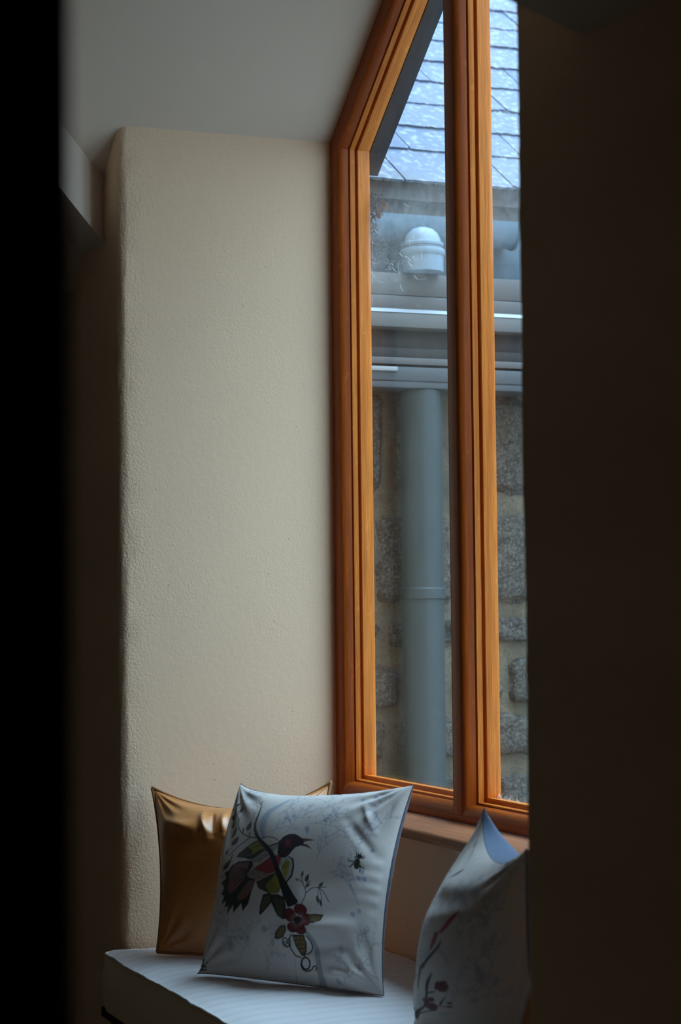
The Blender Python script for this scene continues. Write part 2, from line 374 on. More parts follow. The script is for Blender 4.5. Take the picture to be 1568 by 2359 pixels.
member('mullion', [(m1a, zb1), (m1a, hz(m1a, fl)), (m1b, hz(m1b, fl)), (m1b, zb1)], 'upright between the two panes')
PROF = [(0, 0), (.0025, .0005), (.0065, .003), (.0095, .008), (.0115, .015), (.0120, .029), (.0050, .0295), (.0050, .0325),
        (.0145, .0330), (.0150, .0345), (.0150, .0460), (.0085, .0465), (.0085, .0510), (.0185, .0515), (.0205, .053), (.0190, .0840), (.0180, .0865), (0, .0865)]
def inset(poly, d, sc_):
    n = len(poly); out = []; L = []
    for i in range(n):
        a, b = Vector(poly[i]), Vector(poly[(i+1) % n]); t = (b-a).normalized(); nn_ = Vector((-t.y, t.x)); L.append((a+nn_*d*sc_[i], t))
    for i in range(n):
        (p, u), (q, v) = L[i-1], L[i]
        den = u.x*v.y-u.y*v.x; s = ((q.x-p.x)*v.y-(q.y-p.y)*v.x)/den; out.append(p+u*s)
    return out
def pane(poly, names):
    """poly counter-clockwise in (x,z), edge 0 = bottom; one bead per side, a pane of glass"""
    n = len(poly); scs = [1.85]+[1]*(n-1)
    rings = [inset(poly, d, scs) for d, y in PROF]; k = len(PROF)
    for i in range(n):
        j = (i+1) % n; V = []; uv = []; acc = 0
        for r in range(k):
            if r: acc += math.hypot(PROF[r][0]-PROF[r-1][0], PROF[r][1]-PROF[r-1][1])
            for e in (i, j):
                p = rings[r][e]; V.append((p.x, PROF[r][1], p.y))
                uv.append(((p-Vector(poly[i])).dot((Vector(poly[j])-Vector(poly[i])).normalized()), acc))
        Fc = [(2*r, 2*r+1, 2*((r+1) % k)+1, 2*((r+1) % k)) for r in range(k)]
        Fc += [tuple(2*r for r in range(k)), tuple(2*r+1 for r in range(k))]
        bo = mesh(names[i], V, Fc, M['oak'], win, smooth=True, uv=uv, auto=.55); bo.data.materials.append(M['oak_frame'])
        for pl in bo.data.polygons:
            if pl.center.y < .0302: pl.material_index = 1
    g = inset(poly, .012, scs); V = [(p.x, .078, p.y) for p in g]+[(p.x, .082, p.y) for p in g]
    mesh('glass_pane', V, [tuple(range(n)), tuple(range(2*n-1, n-1, -1))]+[(a, (a+1) % n, n+(a+1) % n, n+a) for a in range(n)], M['glass'], win)
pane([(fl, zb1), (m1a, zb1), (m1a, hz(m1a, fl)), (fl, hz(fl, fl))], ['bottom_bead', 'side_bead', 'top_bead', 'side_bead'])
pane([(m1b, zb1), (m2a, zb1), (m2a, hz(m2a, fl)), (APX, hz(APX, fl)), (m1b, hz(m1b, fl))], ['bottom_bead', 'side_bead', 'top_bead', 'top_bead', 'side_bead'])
# dark metal verge outside the sloping head
for sgn in (0, 1):
    f = (lambda x: x) if sgn == 0 else (lambda x: W-x)
    q = [(f(-.05), hz(0)+.1), (f(APX), ZA+.1), (f(APX), hz(APX, .0615)), (f(.0), ZT-.0615*1.271)] if sgn == 0 else [(WR+.03, hz(WR+.03)+.1), (APX, ZA+.1), (APX, hz(APX, .0615)), (WR+.03, hz(WR+.03, .0615))]
    member('verge_trim', q, 'dark blue-grey metal verge outside the sloping head', .0885, .135, M['verge'], bev=.001)
sill = prism('sill_board', [(-.1385, ZB-.018), (-.1385, ZB-.008), (-.1360, ZB-.003), (-.131, ZB), (-.0, ZB), (-.0, ZB-.026), (-.132, ZB-.026), (-.1365, ZB-.023)], 'z', 0, 1, M['sill'])
me = sill.data
uvl = me.uv_layers.new(name='UVMap')
for v in me.vertices:
    y, z, t_ = v.co.x, v.co.y, v.co.z; v.co = (t_*W, y, z)
for lp in me.loops:
    c = me.vertices[lp.vertex_index].co; uvl.data[lp.index].uv = (c.x, c.y+c.z)
me.shade_smooth(); me.set_sharp_from_angle(angle=.9)
bm = bmesh.new(); bm.from_mesh(me); bmesh.ops.recalc_face_normals(bm, faces=bm.faces); bm.to_mesh(me); bm.free()
sill.name = 'window_sill'; sill.parent = win; sill.matrix_parent_inverse = Matrix.Translation(-Vector(win.location)); sill['label'] = 'projecting brown oak sill board with a rounded nose'

# ------------------------------------------------------------------ outside
rnd = random.Random(7)
tag(box('ground_exterior', -30, 30, .089, 40, -.25, -.15, M['ground']), 'paving outside the window', kind='structure')
XW = -.60
tag(box('wall_sky_blocker', -8, 16, 5.5, 5.8, -.15, 3.2, M['ground']), 'unseen wall added across the yard to block the low sky', kind='structure')  # out of view; added to hold back light from the low sky
wall_ext = tag(box('wall_exterior', XW-.45, XW-.012, .10, 4.2, -.15, 2.60, M['mortar']), 'rubble stone wall with sandy mortar outside behind the downpipe', kind='structure')
def stone(y0, y1, z0, z1, seed):
    ny, nz = 9, 7; r2 = random.Random(seed); V = []; Fc = []
    cy, cz = (y0+y1)/2, (z0+z1)/2; hy, hz_ = (y1-y0)/2, (z1-z0)/2
    for i in range(nz+1):
        for j in range(ny+1):
            a, b = 2*j/ny-1, 2*i/nz-1
            # squircle outline, uneven
            k = 1-.14*(abs(a)**3)*(abs(b)**3)
            w1 = 1+.16*noise.noise(Vector((a*1.3, b*1.3, seed*3.1)))+.07*noise.noise(Vector((a*4, b*4, seed*2.3)))
            y = cy+a*hy*k*w1; z = cz+b*hz_*k*(1+.17*noise.noise(Vector((a*1.3, b*1.3, seed*3.1+9)))+.08*noise.noise(Vector((a*4, b*4, seed*2.3+5))))
            e = max(abs(a), abs(b))
            x = XW-.03*(e > .99)+(.014 if e < .99 else 0)*(1-.5*e)+(.012*noise.noise(Vector((a*2, b*2, seed*1.7)))+.007*noise.noise(Vector((a*5, b*5, seed*1.3))) if e < .99 else 0)
            V.append((x, y, z))
    idx = lambda i, j: i*(ny+1)+j
    for i in range(nz):
        for j in range(ny): Fc.append((idx(i, j), idx(i, j+1), idx(i+1, j+1), idx(i+1, j)))
    bnd = [idx(0, j) for j in range(ny)]+[idx(i, ny) for i in range(nz)]+[idx(nz, j) for j in range(ny, 0, -1)]+[idx(i, 0) for i in range(nz, 0, -1)]
    Fc.append(tuple(bnd))
    return mesh('stone', V, Fc, M['stone'], wall_ext, smooth=True, auto=1.2)
courses = [(2.150, 1.815), (1.790, 1.495), (1.462, 1.380), (1.345, 1.203), (1.183, 1.037), (1.010, .86), (.83, .69), (.66, .50), (.47, .30), (.27, .10), (.07, -.12)]
sd = 1
FIX = {0: [(.12, .425), (.44, .60), (.61, 1.0)], 1: [(.12, .35), (.365, .645), (.66, .93)], 2: [(.12, .40), (.41, .56), (.575, .95)], 3: [(.12, .47), (.48, .60), (.615, .79), (.80, 1.0)], 4: [(.12, .42), (.435, .66), (.67, .98)], 5: [(.12, .45), (.46, .74), (.75, 1.0)]}
for ci, (zt, zb_) in enumerate(courses):
    y = .12+rnd.uniform(0, .1); h = zt-zb_
    cuts = []
    while y < 3.2:
        wd = rnd.uniform(1.0, 2.2)*max(.15, min(.26, h))
        cuts.append((y, y+wd)); y += wd+rnd.uniform(.008, .022)
    if ci in FIX: cuts = FIX[ci]+[c_ for c_ in cuts if c_[0] > FIX[ci][-1][1]]
    for (a, b) in cuts:
        if ci not in FIX and h > .2 and rnd.random() < .45:       # tall course: sometimes two stones over one another
            zm = zb_+h*rnd.uniform(.4, .6); stone(a, b, zm+.01, zt, sd); stone(a, b, zb_, zm-.01, sd+1); sd += 2
        else:
            stone(a, b, zb_+rnd.uniform(-.008, .008), zt+rnd.uniform(-.008, .008), sd); sd += 1

# slate roof of the wing
ALP = math.radians(35.0)
roof = tag(empty('slate_roof', (-.5, .3, 2.72)), 'weathered blue-grey slate roof outside, seen through the top of the window', 'roof', kind='structure')
del roof['category']
E0 = np.array([-.5, 0, 2.728]); UPS = np.array([-math.cos(ALP), 0, math.sin(ALP)]); NRM = np.array([math.sin(ALP), 0, math.cos(ALP)])
cum = [0, .25, .454, .661, .887, 1.10, 1.334]
while len(cum) < 14: cum.append(cum[-1]+.215)
jy = {0: [.434, .79], 1: [.545, .93], 2: [.37, .86], 3: [.22, .675, 1.05], 4: [.52, .86], 5: [.33, .74], 6: [.45, .83]}
n_roof = np.array([math.sin(ALP), 0, math.cos(ALP)])
for ci in range(13):
    js = list(jy.get(ci, [.434 if ci % 2 else .6, .79 if ci % 2 else .96]))
    while js[-1] < 3.6: js.append(js[-1]+rnd.uniform(.32, .38))
    while js[0] > .12: js.insert(0, js[0]-rnd.uniform(.32, .38))
    js[0] = .10
    for a, b in zip(js[:-1], js[1:]):
        s0 = cum[ci]+rnd.uniform(-.004, .004); s1 = cum[ci]+.44; g = .0025; t0 = rnd.uniform(.006, .010)
        V = []; ny = max(6, int((b-a)/.008)); cols = []
        for side in (1, 0):
            for q in range(ny+1):
                y = a+g+(b-a-2*g)*q/ny
                chip = (.004 if ci < 2 else .008)*noise.noise(Vector((y*16, ci*3.3, 1)))+(.003 if ci < 2 else .007)*noise.noise(Vector((y*70, ci*5.1, 4)))
                if q in (0, ny) and rnd.random() < .35: chip += .012
                for (sv, lift) in ((s0+chip, .012), (s1, .0)):
                    P = E0+UPS*sv+NRM*(lift+(t0 if side else 0)); V.append((P[0], y, P[2]))
        Fc = []; o = 2*(ny+1)
        for q in range(ny):
            a_, b_, c_, d_ = 2*q, 2*q+2, 2*q+3, 2*q+1
            Fc += [(a_, b_, c_, d_), (o+a_, o+d_, o+c_, o+b_), (a_, o+a_, o+b_, b_), (d_, c_, o+c_, o+d_)]
        Fc += [(0, 1, o+1, o), (2*ny, o+2*ny, o+2*ny+1, 2*ny+1)]
        mesh('slate', V, Fc, M['slate'], roof)
# deck under the slates
V = []
for s_, y in ((.03, .10), (.03, 3.7), (3.3, 3.7), (3.3, .10)):
    P = E0+UPS*s_-NRM*.004; V.append((P[0], y, P[2]))
V += [(x, y, z-.05) for x, y, z in V]
mesh('roof_deck', V, [(0, 1, 2, 3), (7, 6, 5, 4), (0, 1, 5, 4), (1, 2, 6, 5), (2, 3, 7, 6), (3, 0, 4, 7)], M['fascia'], roof)
# moss in the joints
bm = bmesh.new()
for _ in range(1500):
    ci = rnd.randrange(0, 9); y = rnd.uniform(.15, 1.4)
    if noise.noise(Vector((y*6, ci*2.1, 0))) < -.12+.1*(ci < 2): continue
    P = E0+UPS*(cum[ci]+rnd.uniform(-.004, .002))+NRM*.012; r = rnd.uniform(.002, .0055)
    R = bmesh.ops.create_icosphere(bm, subdivisions=1, radius=r)
    for v in R['verts']: v.co = Vector((P[0]+v.co.x, y+v.co.y*1.8, P[2]+v.co.z*.8))
moss = link_bm('moss', bm, M['moss'], roof); moss['kind'] = 'stuff'
mesh('fascia_board', [(-.56, .10, 2.728), (-.56, 3.7, 2.728), (-.56, 3.7, 2.55), (-.56, .10, 2.55), (-.60, .10, 2.728), (-.60, 3.7, 2.728), (-.60, 3.7, 2.55), (-.60, .10, 2.55)],
     [(0, 1, 2, 3), (7, 6, 5, 4), (0, 1, 5, 4), (1, 2, 6, 5), (2, 3, 7, 6), (3, 0, 4, 7)], M['fascia'], roof)
# gutter, outlet, box gutter, downpipe
gt = tag(empty('gutter', (-.47, .1, 2.6)), 'blue-grey half-round gutter under the slate edge', 'gutter')
bm = bmesh.new(); gx, gz, gr = -.50, 2.632, .056; segs = 14
rings = []
for y in (.10, .785):
    R = []
    for rr in (gr, gr-.004):
        ks = range(segs+1) if rr == gr else range(segs, -1, -1)
        for k in ks:
            a = math.pi+math.pi*k/segs; R.append(bm.verts.new((gx+rr*math.cos(a), y, gz+rr*math.sin(a)*1.28)))
    rings.append(R)
n = len(rings[0])
for k in range(n): bm.faces.new((rings[0][k], rings[0][(k+1) % n], rings[1][(k+1) % n], rings[1][k]))
bm.faces.new(rings[0]); bm.faces.new(rings[1])
link_bm('channel', bm, M['gutter'], gt, True, .6)
bm = bmesh.new(); ca = []
for y in (.782, .79):
    ca.append([bm.verts.new((gx+(gr+.003)*math.cos(math.pi+math.pi*k/segs), y, gz+(gr+.003)*math.sin(math.pi+math.pi*k/segs)*1.28)) for k in range(segs+1)])
for k in range(segs): bm.faces.new((ca[0][k], ca[0][k+1], ca[1][k+1], ca[1][k]))
bm.faces.new(ca[0]); bm.faces.new(ca[1]); bm.faces.new((ca[0][0], ca[0][-1], ca[1][-1], ca[1][0]))
link_bm('end_cap', bm, M['gutter'], gt)
link_bm('outlet', lathe_bm([(.060, 2.463), (.060, 2.508), (.064, 2.512), (.066, 2.520), (.064, 2.528), (.056, 2.531), (.056, 2.536), (.061, 2.539), (.061, 2.546), (.055, 2.549), (.051, 2.562), (.044, 2.576), (.031, 2.588), (.014, 2.594), (.002, 2.595)], -.435, .462), M['outlet'], gt, True, .7)
bg_ = tag(empty('box_gutter', (-.5, .1, 2.3)), 'stepped grey metal box gutter running along the stone wall', 'gutter')
def bar(name, x0, x1, z0, z1, m, y0=.10, y1=4.2, bev=.0015): return box(name, x0, x1, y0, y1, z0, z1, m, bg_, bev)
bar('back_board', -.60, -.555, 2.44, 2.60, M['haze_board'])
bar('top_board', -.60, -.452, 2.397, 2.461, M['grey_pvc'])
bar('top_board', -.60, -.448, 2.357, 2.395, M['grey_pvc'])
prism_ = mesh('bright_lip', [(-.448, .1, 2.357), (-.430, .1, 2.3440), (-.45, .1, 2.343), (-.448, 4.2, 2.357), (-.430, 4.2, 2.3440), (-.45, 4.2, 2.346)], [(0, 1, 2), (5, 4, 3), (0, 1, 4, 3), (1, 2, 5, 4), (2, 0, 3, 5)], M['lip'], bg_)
bar('front_band', -.60, -.432, 2.302, 2.343, M['grey_light'])
bar('recess', -.60, -.500, 2.240, 2.302, M['grey_dark'])
bar('lower_rail', -.60, -.485, 2.222, 2.250, M['grey_dark'])
bar('lower_rail', -.60, -.465, 2.199, 2.219, M['grey_pvc'])
bar('shadow_gap', -.60, -.52, 2.190, 2.20, M['grey_dark'])
bar('reflection_strip', -.60, -.449, 2.150, 2.190, M['reflect_grey'])  # solid strips standing for the reflection band below the box gutter
bar('reflection_strip', -.60, -.453, 2.130, 2.1495, M['reflect_grey'])
box('reflection_patch', -.449, -.440, .27, .383, 2.1755, 2.189, M['reflect_white'], bg_, .003)  # small white plate standing for a bright reflection
dp = tag(empty('downpipe', (-.52, .5, 0)), 'blue-grey round downpipe fixed to the stone wall', 'pipe')
link_bm('pipe', lathe_bm([(.061, -.15), (.061, 2.128)], -.515, .487, 40), M['pipe'], dp, True, .7)
link_bm('collar', lathe_bm([(.062, 1.522), (.066, 1.524), (.066, 1.552), (.062, 1.556)], -.515, .487, 40), M['pipe'], dp, True, .7)
link_bm('bracket', box_bm(-.60, -.575, .45, .53, .9, .93), M['pipe'], dp)

# debris and cobwebs outside the left pane
def leaf(px, py, rad, ang, label):
    P = meet(px, py, (0, 1, 0), .10); bm = bmesh.new(); ring = []
    c = bm.verts.new((0, -.002, 0))
    for k in range(14):
        a = 2*math.pi*k/14; r = rad*(1+.12*math.sin(3*a)+.1*rnd.random()); ring.append(bm.verts.new((r*.9*math.cos(a), .003*math.sin(2*a), r*math.sin(a)*.75)))
    for k in range(14): bm.faces.new((c, ring[k], ring[(k+1) % 14]))
    R = bmesh.ops.extrude_face_region(bm, geom=bm.faces[:])
    for v in R['geom']:
        if isinstance(v, bmesh.types.BMVert): v.co.y += .0012
    o = link_bm('dry_leaf', bm, M['leaf']); o.location = P; o.rotation_euler = (0, ang, .3)
    return tag(o, label, 'leaf', 'dead leaves caught outside the left pane')
leaf(880, 476, .020, .5, 'rounded brown dead leaf caught outside the left pane, the larger upper one')
leaf(872, 492, .013, 2.0, 'small brown dead leaf hanging just below the rounded leaf')
bm = bmesh.new()
for _ in range(150):
    px = 853+abs(rnd.gauss(0, 12)); py = rnd.uniform(445, 545)+rnd.gauss(0, 5)
    if px > 892 or (py > 500 and px > 868): continue
    P = Vector(meet(px, py, (0, 1, 0), .10+rnd.uniform(-.008, .008)))
    d = Vector((rnd.uniform(-1, 1), rnd.uniform(-.6, .6), rnd.uniform(-1, 1)))*rnd.uniform(.004, .011)
    tube_bm([P, P+d*.5+Vector((0, 0, .002)), P+d], [.0022, .0018, .0005], bm, 4)
tag(link_bm('twig_debris', bm, M['moss']), 'tangle of dark moss and twigs lodged outside the left pane by the frame', 'debris', kind='stuff')
def webs(name, n, fpx, label):
    bm = bmesh.new()
    for _ in range(n):
        (x0, y0), (x1, y1), yy, r = fpx()
        A = Vector(meet(x0, y0, (0, 1, 0), yy)); B = Vector(meet(x1, y1, (0, 1, 0), yy)); s = (A-B).length
        pts = [A.lerp(B, k/5)+Vector((0, 0, -.12*s*math.sin(math.pi*k/5)+rnd.uniform(-1, 1)*.02*s)) for k in range(6)]
        tube_bm(pts, r, bm, 3)
    return tag(link_bm(name, bm, M['web']), label, 'cobweb', kind='stuff')
def f_hi():
    x = rnd.uniform(856, 990)-max(0, rnd.gauss(20, 25)); y = rnd.gauss(585, 38); a = rnd.uniform(0, 6.3); L = rnd.uniform(8, 45)
    x = max(857, min(1010, x)); return (x, y), (max(857, min(1018, x+L*math.cos(a))), y+.5*L*math.sin(a)), .098, .00022
webs('cobweb', 90, f_hi, 'torn grey cobweb across the left pane in front of the gutter outlet')
def f_lo():
    x = rnd.uniform(1142, 1197); b = 1848+(x-1142)*.33; return (x, b-abs(rnd.gauss(0, 7))), (x+rnd.uniform(-10, 10), b-abs(rnd.gauss(0, 9))), .0765, .0003
webs('cobweb', 420, f_lo, 'fluffy white cobweb along the foot of the right pane')
def f_lo2():
    x = rnd.uniform(868, 1034); b = 1803+(x-868)*.235; return (x, b-abs(rnd.gauss(0, 2.2))), (x+rnd.uniform(-10, 10), b-abs(rnd.gauss(0, 2.5))), .0765, .0002
webs('cobweb', 200, f_lo2, 'thin white cobweb along the foot of the left pane')

# ------------------------------------------------------------------ window seat
seat = tag(empty('window_seat', (APX, -.3, 0)), 'built-in window seat with a dark board edge under the cushion', 'seat')
box('seat_base', .002, W-.002, -.60, -.002, 0, .512, M['panel'], seat)
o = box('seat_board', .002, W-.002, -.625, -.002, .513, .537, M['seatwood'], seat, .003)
uvl = o.data.uv_layers.new(name='UVMap')
for lp in o.data.loops:
    c = o.data.vertices[lp.vertex_index].co; uvl.data[lp.index].uv = (c.x, c.y+c.z)

def fabric(name, c1, weave=900, rough=.85, var=.1, sheen=.3, attr=None, stripes=False):
    m, t, b = mat(name, c1, rough); b.inputs['Sheen Weight'].default_value = sheen; b.inputs['Specular IOR Level'].default_value = .2
    p = gpos(t); n1 = noise_n(t, mapv(t, p, (weave, weave, weave*.35)), 1, 2); n2 = noise_n(t, mapv(t, p, (weave*.35, weave*.35, weave)), 1, 2)
    n = mix(t, .5, n1, n2)
    f = ramp(t, n, [(.3, (1-var,)*3), (.7, (1+var*.2,)*3)]).outputs[0]
    if attr:
        a = nn(t, 'ShaderNodeAttribute', attribute_name=attr); src = a.outputs['Color']
        c = mix(t, 1.0, src, f, 'MULTIPLY')
    else: c = mix(t, 1.0, c1, f, 'MULTIPLY')
    if stripes:
        sp = nn(t, 'ShaderNodeSeparateXYZ'); t.links.new(p, sp.inputs[0])
        mm = nn(t, 'ShaderNodeMath', operation='MULTIPLY'); mm.inputs[1].default_value = 2*math.pi/.05; t.links.new(sp.outputs['X'], mm.inputs[0])
        sn = nn(t, 'ShaderNodeMath', operation='SINE'); t.links.new(mm.outputs[0], sn.inputs[0])
        c = mix(t, ramp(t, sn.outputs[0], [(.1, (0,)*3), (.8, (.22,)*3)]).outputs[0], c, tuple(x*.66 for x in c1))
    t.links.new(c, b.inputs['Base Color']); bump(t, b, n, .25, .0006); return m
M['ticking'] = fabric('cream_cotton_cushion', (.90, .87, .88), stripes=True)
M['band'] = fabric('tan_cushion_side', (.86, .70, .50))
M['linen'] = fabric('printed_linen', (.7, .7, .7), attr='print', var=.22)
M['navy'] = fabric('navy_back_fabric', (.045, .04, .075))
M['blue'] = fabric('mid_blue_back_fabric', (.16, .23, .36))

# seat cushion: a puffed box with a piped top edge
def cushion():
    x0, x1, y0, y1, z0, z1 = .035, 2.10, -.632, -.008, .538, .672
    root = tag(empty('seat_cushion', ((x0+x1)/2, (y0+y1)/2, z0)), 'long cream box cushion with a piped edge lying on the window seat', 'cushion')
    nx, ny, nz = 200, 64, 12; r = .045
    def outline(s):  # rounded rectangle corner treatment
        return s
    V = []; Fc = []
    def P(u, v, h):
        x = x0+(x1-x0)*u; y = y0+(y1-y0)*v
        # round plan corners
        cxn = min(max(x, x0+r), x1-r); cyn = min(max(y, y0+r), y1-r); dx, dy = x-cxn, y-cyn
        if dx and dy:
            k = max(abs(dx), abs(dy))/math.hypot(dx, dy); x, y = cxn+dx*k, cyn+dy*k
        return x, y
    # perimeter loop
    per = [(i/nx, 0) for i in range(nx)]+[(1, j/ny) for j in range(ny)]+[(1-i/nx, 1) for i in range(nx)]+[(0, 1-j/ny) for j in range(ny)]
    n = len(per)
    zs = [z0+(z1-z0)*k/nz for k in range(nz+1)]
    for k, z in enumerate(zs):
        tt = k/nz; bul = .010*math.sin(math.pi*tt)
        for (u, v) in per:
            x, y = P(u, v, 0); cx_, cy_ = min(max(x, x0+.1), x1-.1), min(max(y, y0+.1), y1-.1); d = Vector((x-cx_, y-cy_)); d = d.normalized() if d.length else d
            wv = .003*noise.noise(Vector((x*9, y*9, tt*3)))+(.0025*noise.noise(Vector((x*26, y*26, 2))) if k == nz else 0)
            zz = z+(.004*noise.noise(Vector((x*7, y*7, 5)))+.002*noise.noise(Vector((x*30, y*30, 7))) if k == nz else 0)
            V.append((x+d.x*(bul+wv), y+d.y*(bul+wv), zz))
    for k in range(nz):
        for i in range(n): Fc.append((k*n+i, k*n+(i+1) % n, (k+1)*n+(i+1) % n, (k+1)*n+i))
    Fc.append(tuple(range(n-1, -1, -1)))
    mesh('side_band', V, Fc, M['band'], root, True, auto=.9)
    edge = [Vector(V[nz*n+i]) for i in range(n)]
    # top panel
    V = []; Fc = []
    for j in range(ny+1):
        for i in range(nx+1):
            u, v = i/nx, j/ny; x, y = P(u, v, 0)
            e = min(x-x0, x1-x, y-y0, y1-y); puff = .016*(1-math.exp(-max(e, 0)/.045))
            zz = z1+puff+.004*noise.noise(Vector((x*7, y*7, 5)))+.002*noise.noise(Vector((x*30, y*30, 7)))*(math.exp(-e/.03))+.0018*noise.noise(Vector((x*26, y*5, 3)))
            V.append((x, y, zz))
    # snap boundary to the side band rim
    def idx(i, j): return j*(nx+1)+i
    bi = [idx(i, 0) for i in range(nx)]+[idx(nx, j) for j in range(ny)]+[idx(nx-i, ny) for i in range(nx)]+[idx(0, ny-j) for j in range(ny)]
    for a, b in zip(bi, edge): V[a] = tuple(b)
    for j in range(ny):
        for i in range(nx): Fc.append((idx(i, j), idx(i+1, j), idx(i+1, j+1), idx(i, j+1)))
    mesh('top_panel', V, Fc, M['ticking'], root, True)
    bm = bmesh.new(); tube_bm([p+Vector((0, 0, .001)) for p in edge]+[edge[0]], .0032, bm, 6)
    link_bm('piping', bm, M['ticking'], root, True)
    return root
cushion()

# ------------------------------------------------------------------ pillows
def homog(src, dst):
    A = []
    for (x, y), (u, v) in zip(src, dst):
        A.append([x, y, 1, 0, 0, 0, -u*x, -u*y, -u]); A.append([0, 0, 0, x, y, 1, -v*x, -v*y, -v])
    return np.linalg.svd(np.array(A, float))[2][-1].reshape(3, 3)
def plump(a, b, k=.5):
    return k*np.clip((1-a**4)*(1-b**4), 0, 1)**.42+(1-k)*np.clip((1-a*a)*(1-b*b), 0, 1)**.75
class Paint:
    """print for a pillow front: N x N canvas; drawing units are those of the motif sheet"""
    def __init__(s, N, corners, base, off=(0, 0), kp=.5):
        s.N = N; g = np.linspace(0, 1, N); S, T = np.meshgrid(g, g)
        H = homog([(0, 0), (1, 0), (1, 1), (0, 1)], corners)
        q = H@np.stack([S.ravel(), T.ravel(), np.ones(N*N)]); a, b = 2*S.ravel()-1, 2*T.ravel()-1; h = plump(a, b, kp)
        s.X = q[0]/q[2]+off[0]*h; s.Y = q[1]/q[2]+off[1]*h
        s.C = np.tile(np.array(base, float), (N*N, 1))
    def blend(s, I, a, c):
        a = a[:, None]; s.C[I] = s.C[I]*(1-a)+np.array(c)*a
    def poly(s, P, c, al=1., f=.6):
        P = np.array(P, float); I = np.where((s.X > P[:, 0].min()-2) & (s.X < P[:, 0].max()+2) & (s.Y > P[:, 1].min()-2) & (s.Y < P[:, 1].max()+2))[0]
        if not len(I): return
        x, y = s.X[I], s.Y[I]; ins = np.zeros(len(I), bool); dm = np.full(len(I), 1e9); n = len(P)
        for i in range(n):
            (x0, y0), (x1, y1) = P[i], P[(i+1) % n]
            if y0 != y1:
                ins ^= ((y0 > y) != (y1 > y)) & (x < (x1-x0)*(y-y0)/(y1-y0)+x0)
            L = (x1-x0)**2+(y1-y0)**2+1e-9; t = np.clip(((x-x0)*(x1-x0)+(y-y0)*(y1-y0))/L, 0, 1)
            dm = np.minimum(dm, np.hypot(x-x0-t*(x1-x0), y-y0-t*(y1-y0)))
        sd_ = np.where(ins, dm, -dm); s.blend(I, np.clip(.5+sd_/(2*f), 0, 1)*al, c)
    def line(s, P, wd, c, al=1., f=.6):
        P = np.array(P, float); wd = np.array(wd if hasattr(wd, '__len__') else [wd]*len(P), float)
        mw = wd.max()+2; I = np.where((s.X > P[:, 0].min()-mw) & (s.X < P[:, 0].max()+mw) & (s.Y > P[:, 1].min()-mw) & (s.Y < P[:, 1].max()+mw))[0]
        if not len(I): return
        x, y = s.X[I], s.Y[I]; best = np.full(len(I), -1e9)
        for i in range(len(P)-1):
            (x0, y0), (x1, y1) = P[i], P[i+1]; L = (x1-x0)**2+(y1-y0)**2+1e-9
            t = np.clip(((x-x0)*(x1-x0)+(y-y0)*(y1-y0))/L, 0, 1)
            best = np.maximum(best, (wd[i]+(wd[i+1]-wd[i])*t)/2-np.hypot(x-x0-t*(x1-x0), y-y0-t*(y1-y0)))
        s.blend(I, np.clip(.5+best/(2*f), 0, 1)*al, c)
    def ell(s, cx, cy, a, b, ang, c, al=1., f=.6):
        t = np.linspace(0, 2*math.pi, 18)[:-1]; ca, sa = math.cos(ang), math.sin(ang)
        s.poly([(cx+a*math.cos(q)*ca-b*math.sin(q)*sa, cy+a*math.cos(q)*sa+b*math.sin(q)*ca) for q in t], c, al, f)
    def leafs(s, x, y, L, wd, ang, c, al=1.):
        ca, sa = math.cos(ang), math.sin(ang); pts = [(0, 0), (.25, .5), (.55, .45), (1, 0), (.55, -.45), (.25, -.5)]
        s.poly([(x+p*L*ca-q*wd*sa, y+p*L*sa+q*wd*ca) for p, q in pts], c, al)
def sprig(p, x, y, ang, L, c, al, r, depth=0, leafy=True):
    """a faint twig with small leaves"""
    pts = [(x, y)]; a = ang; n = 7
    for k in range(n):
        a += r.uniform(-.22, .22); x += L/n*math.cos(a); y += L/n*math.sin(a); pts.append((x, y))
    p.line(pts, [1.7-.14*k for k in range(n+1)] if depth == 0 else [1.1]*(n+1), c, al)
    for k in range(1, n+1):
        sx, sy = pts[k]; sg = 1 if k % 2 else -1
        if depth == 0 and k in (2, 4, 5): sprig(p, sx, sy, a+sg*.75, L*.42, c, al*.9, r, 1)
        if leafy:
            for q in (1, -1):
                if r.random() < .6: p.leafs(sx, sy, r.uniform(6, 11), r.uniform(2.5, 4), a+q*r.uniform(.5, .9), c, al*r.uniform(.5, .95))
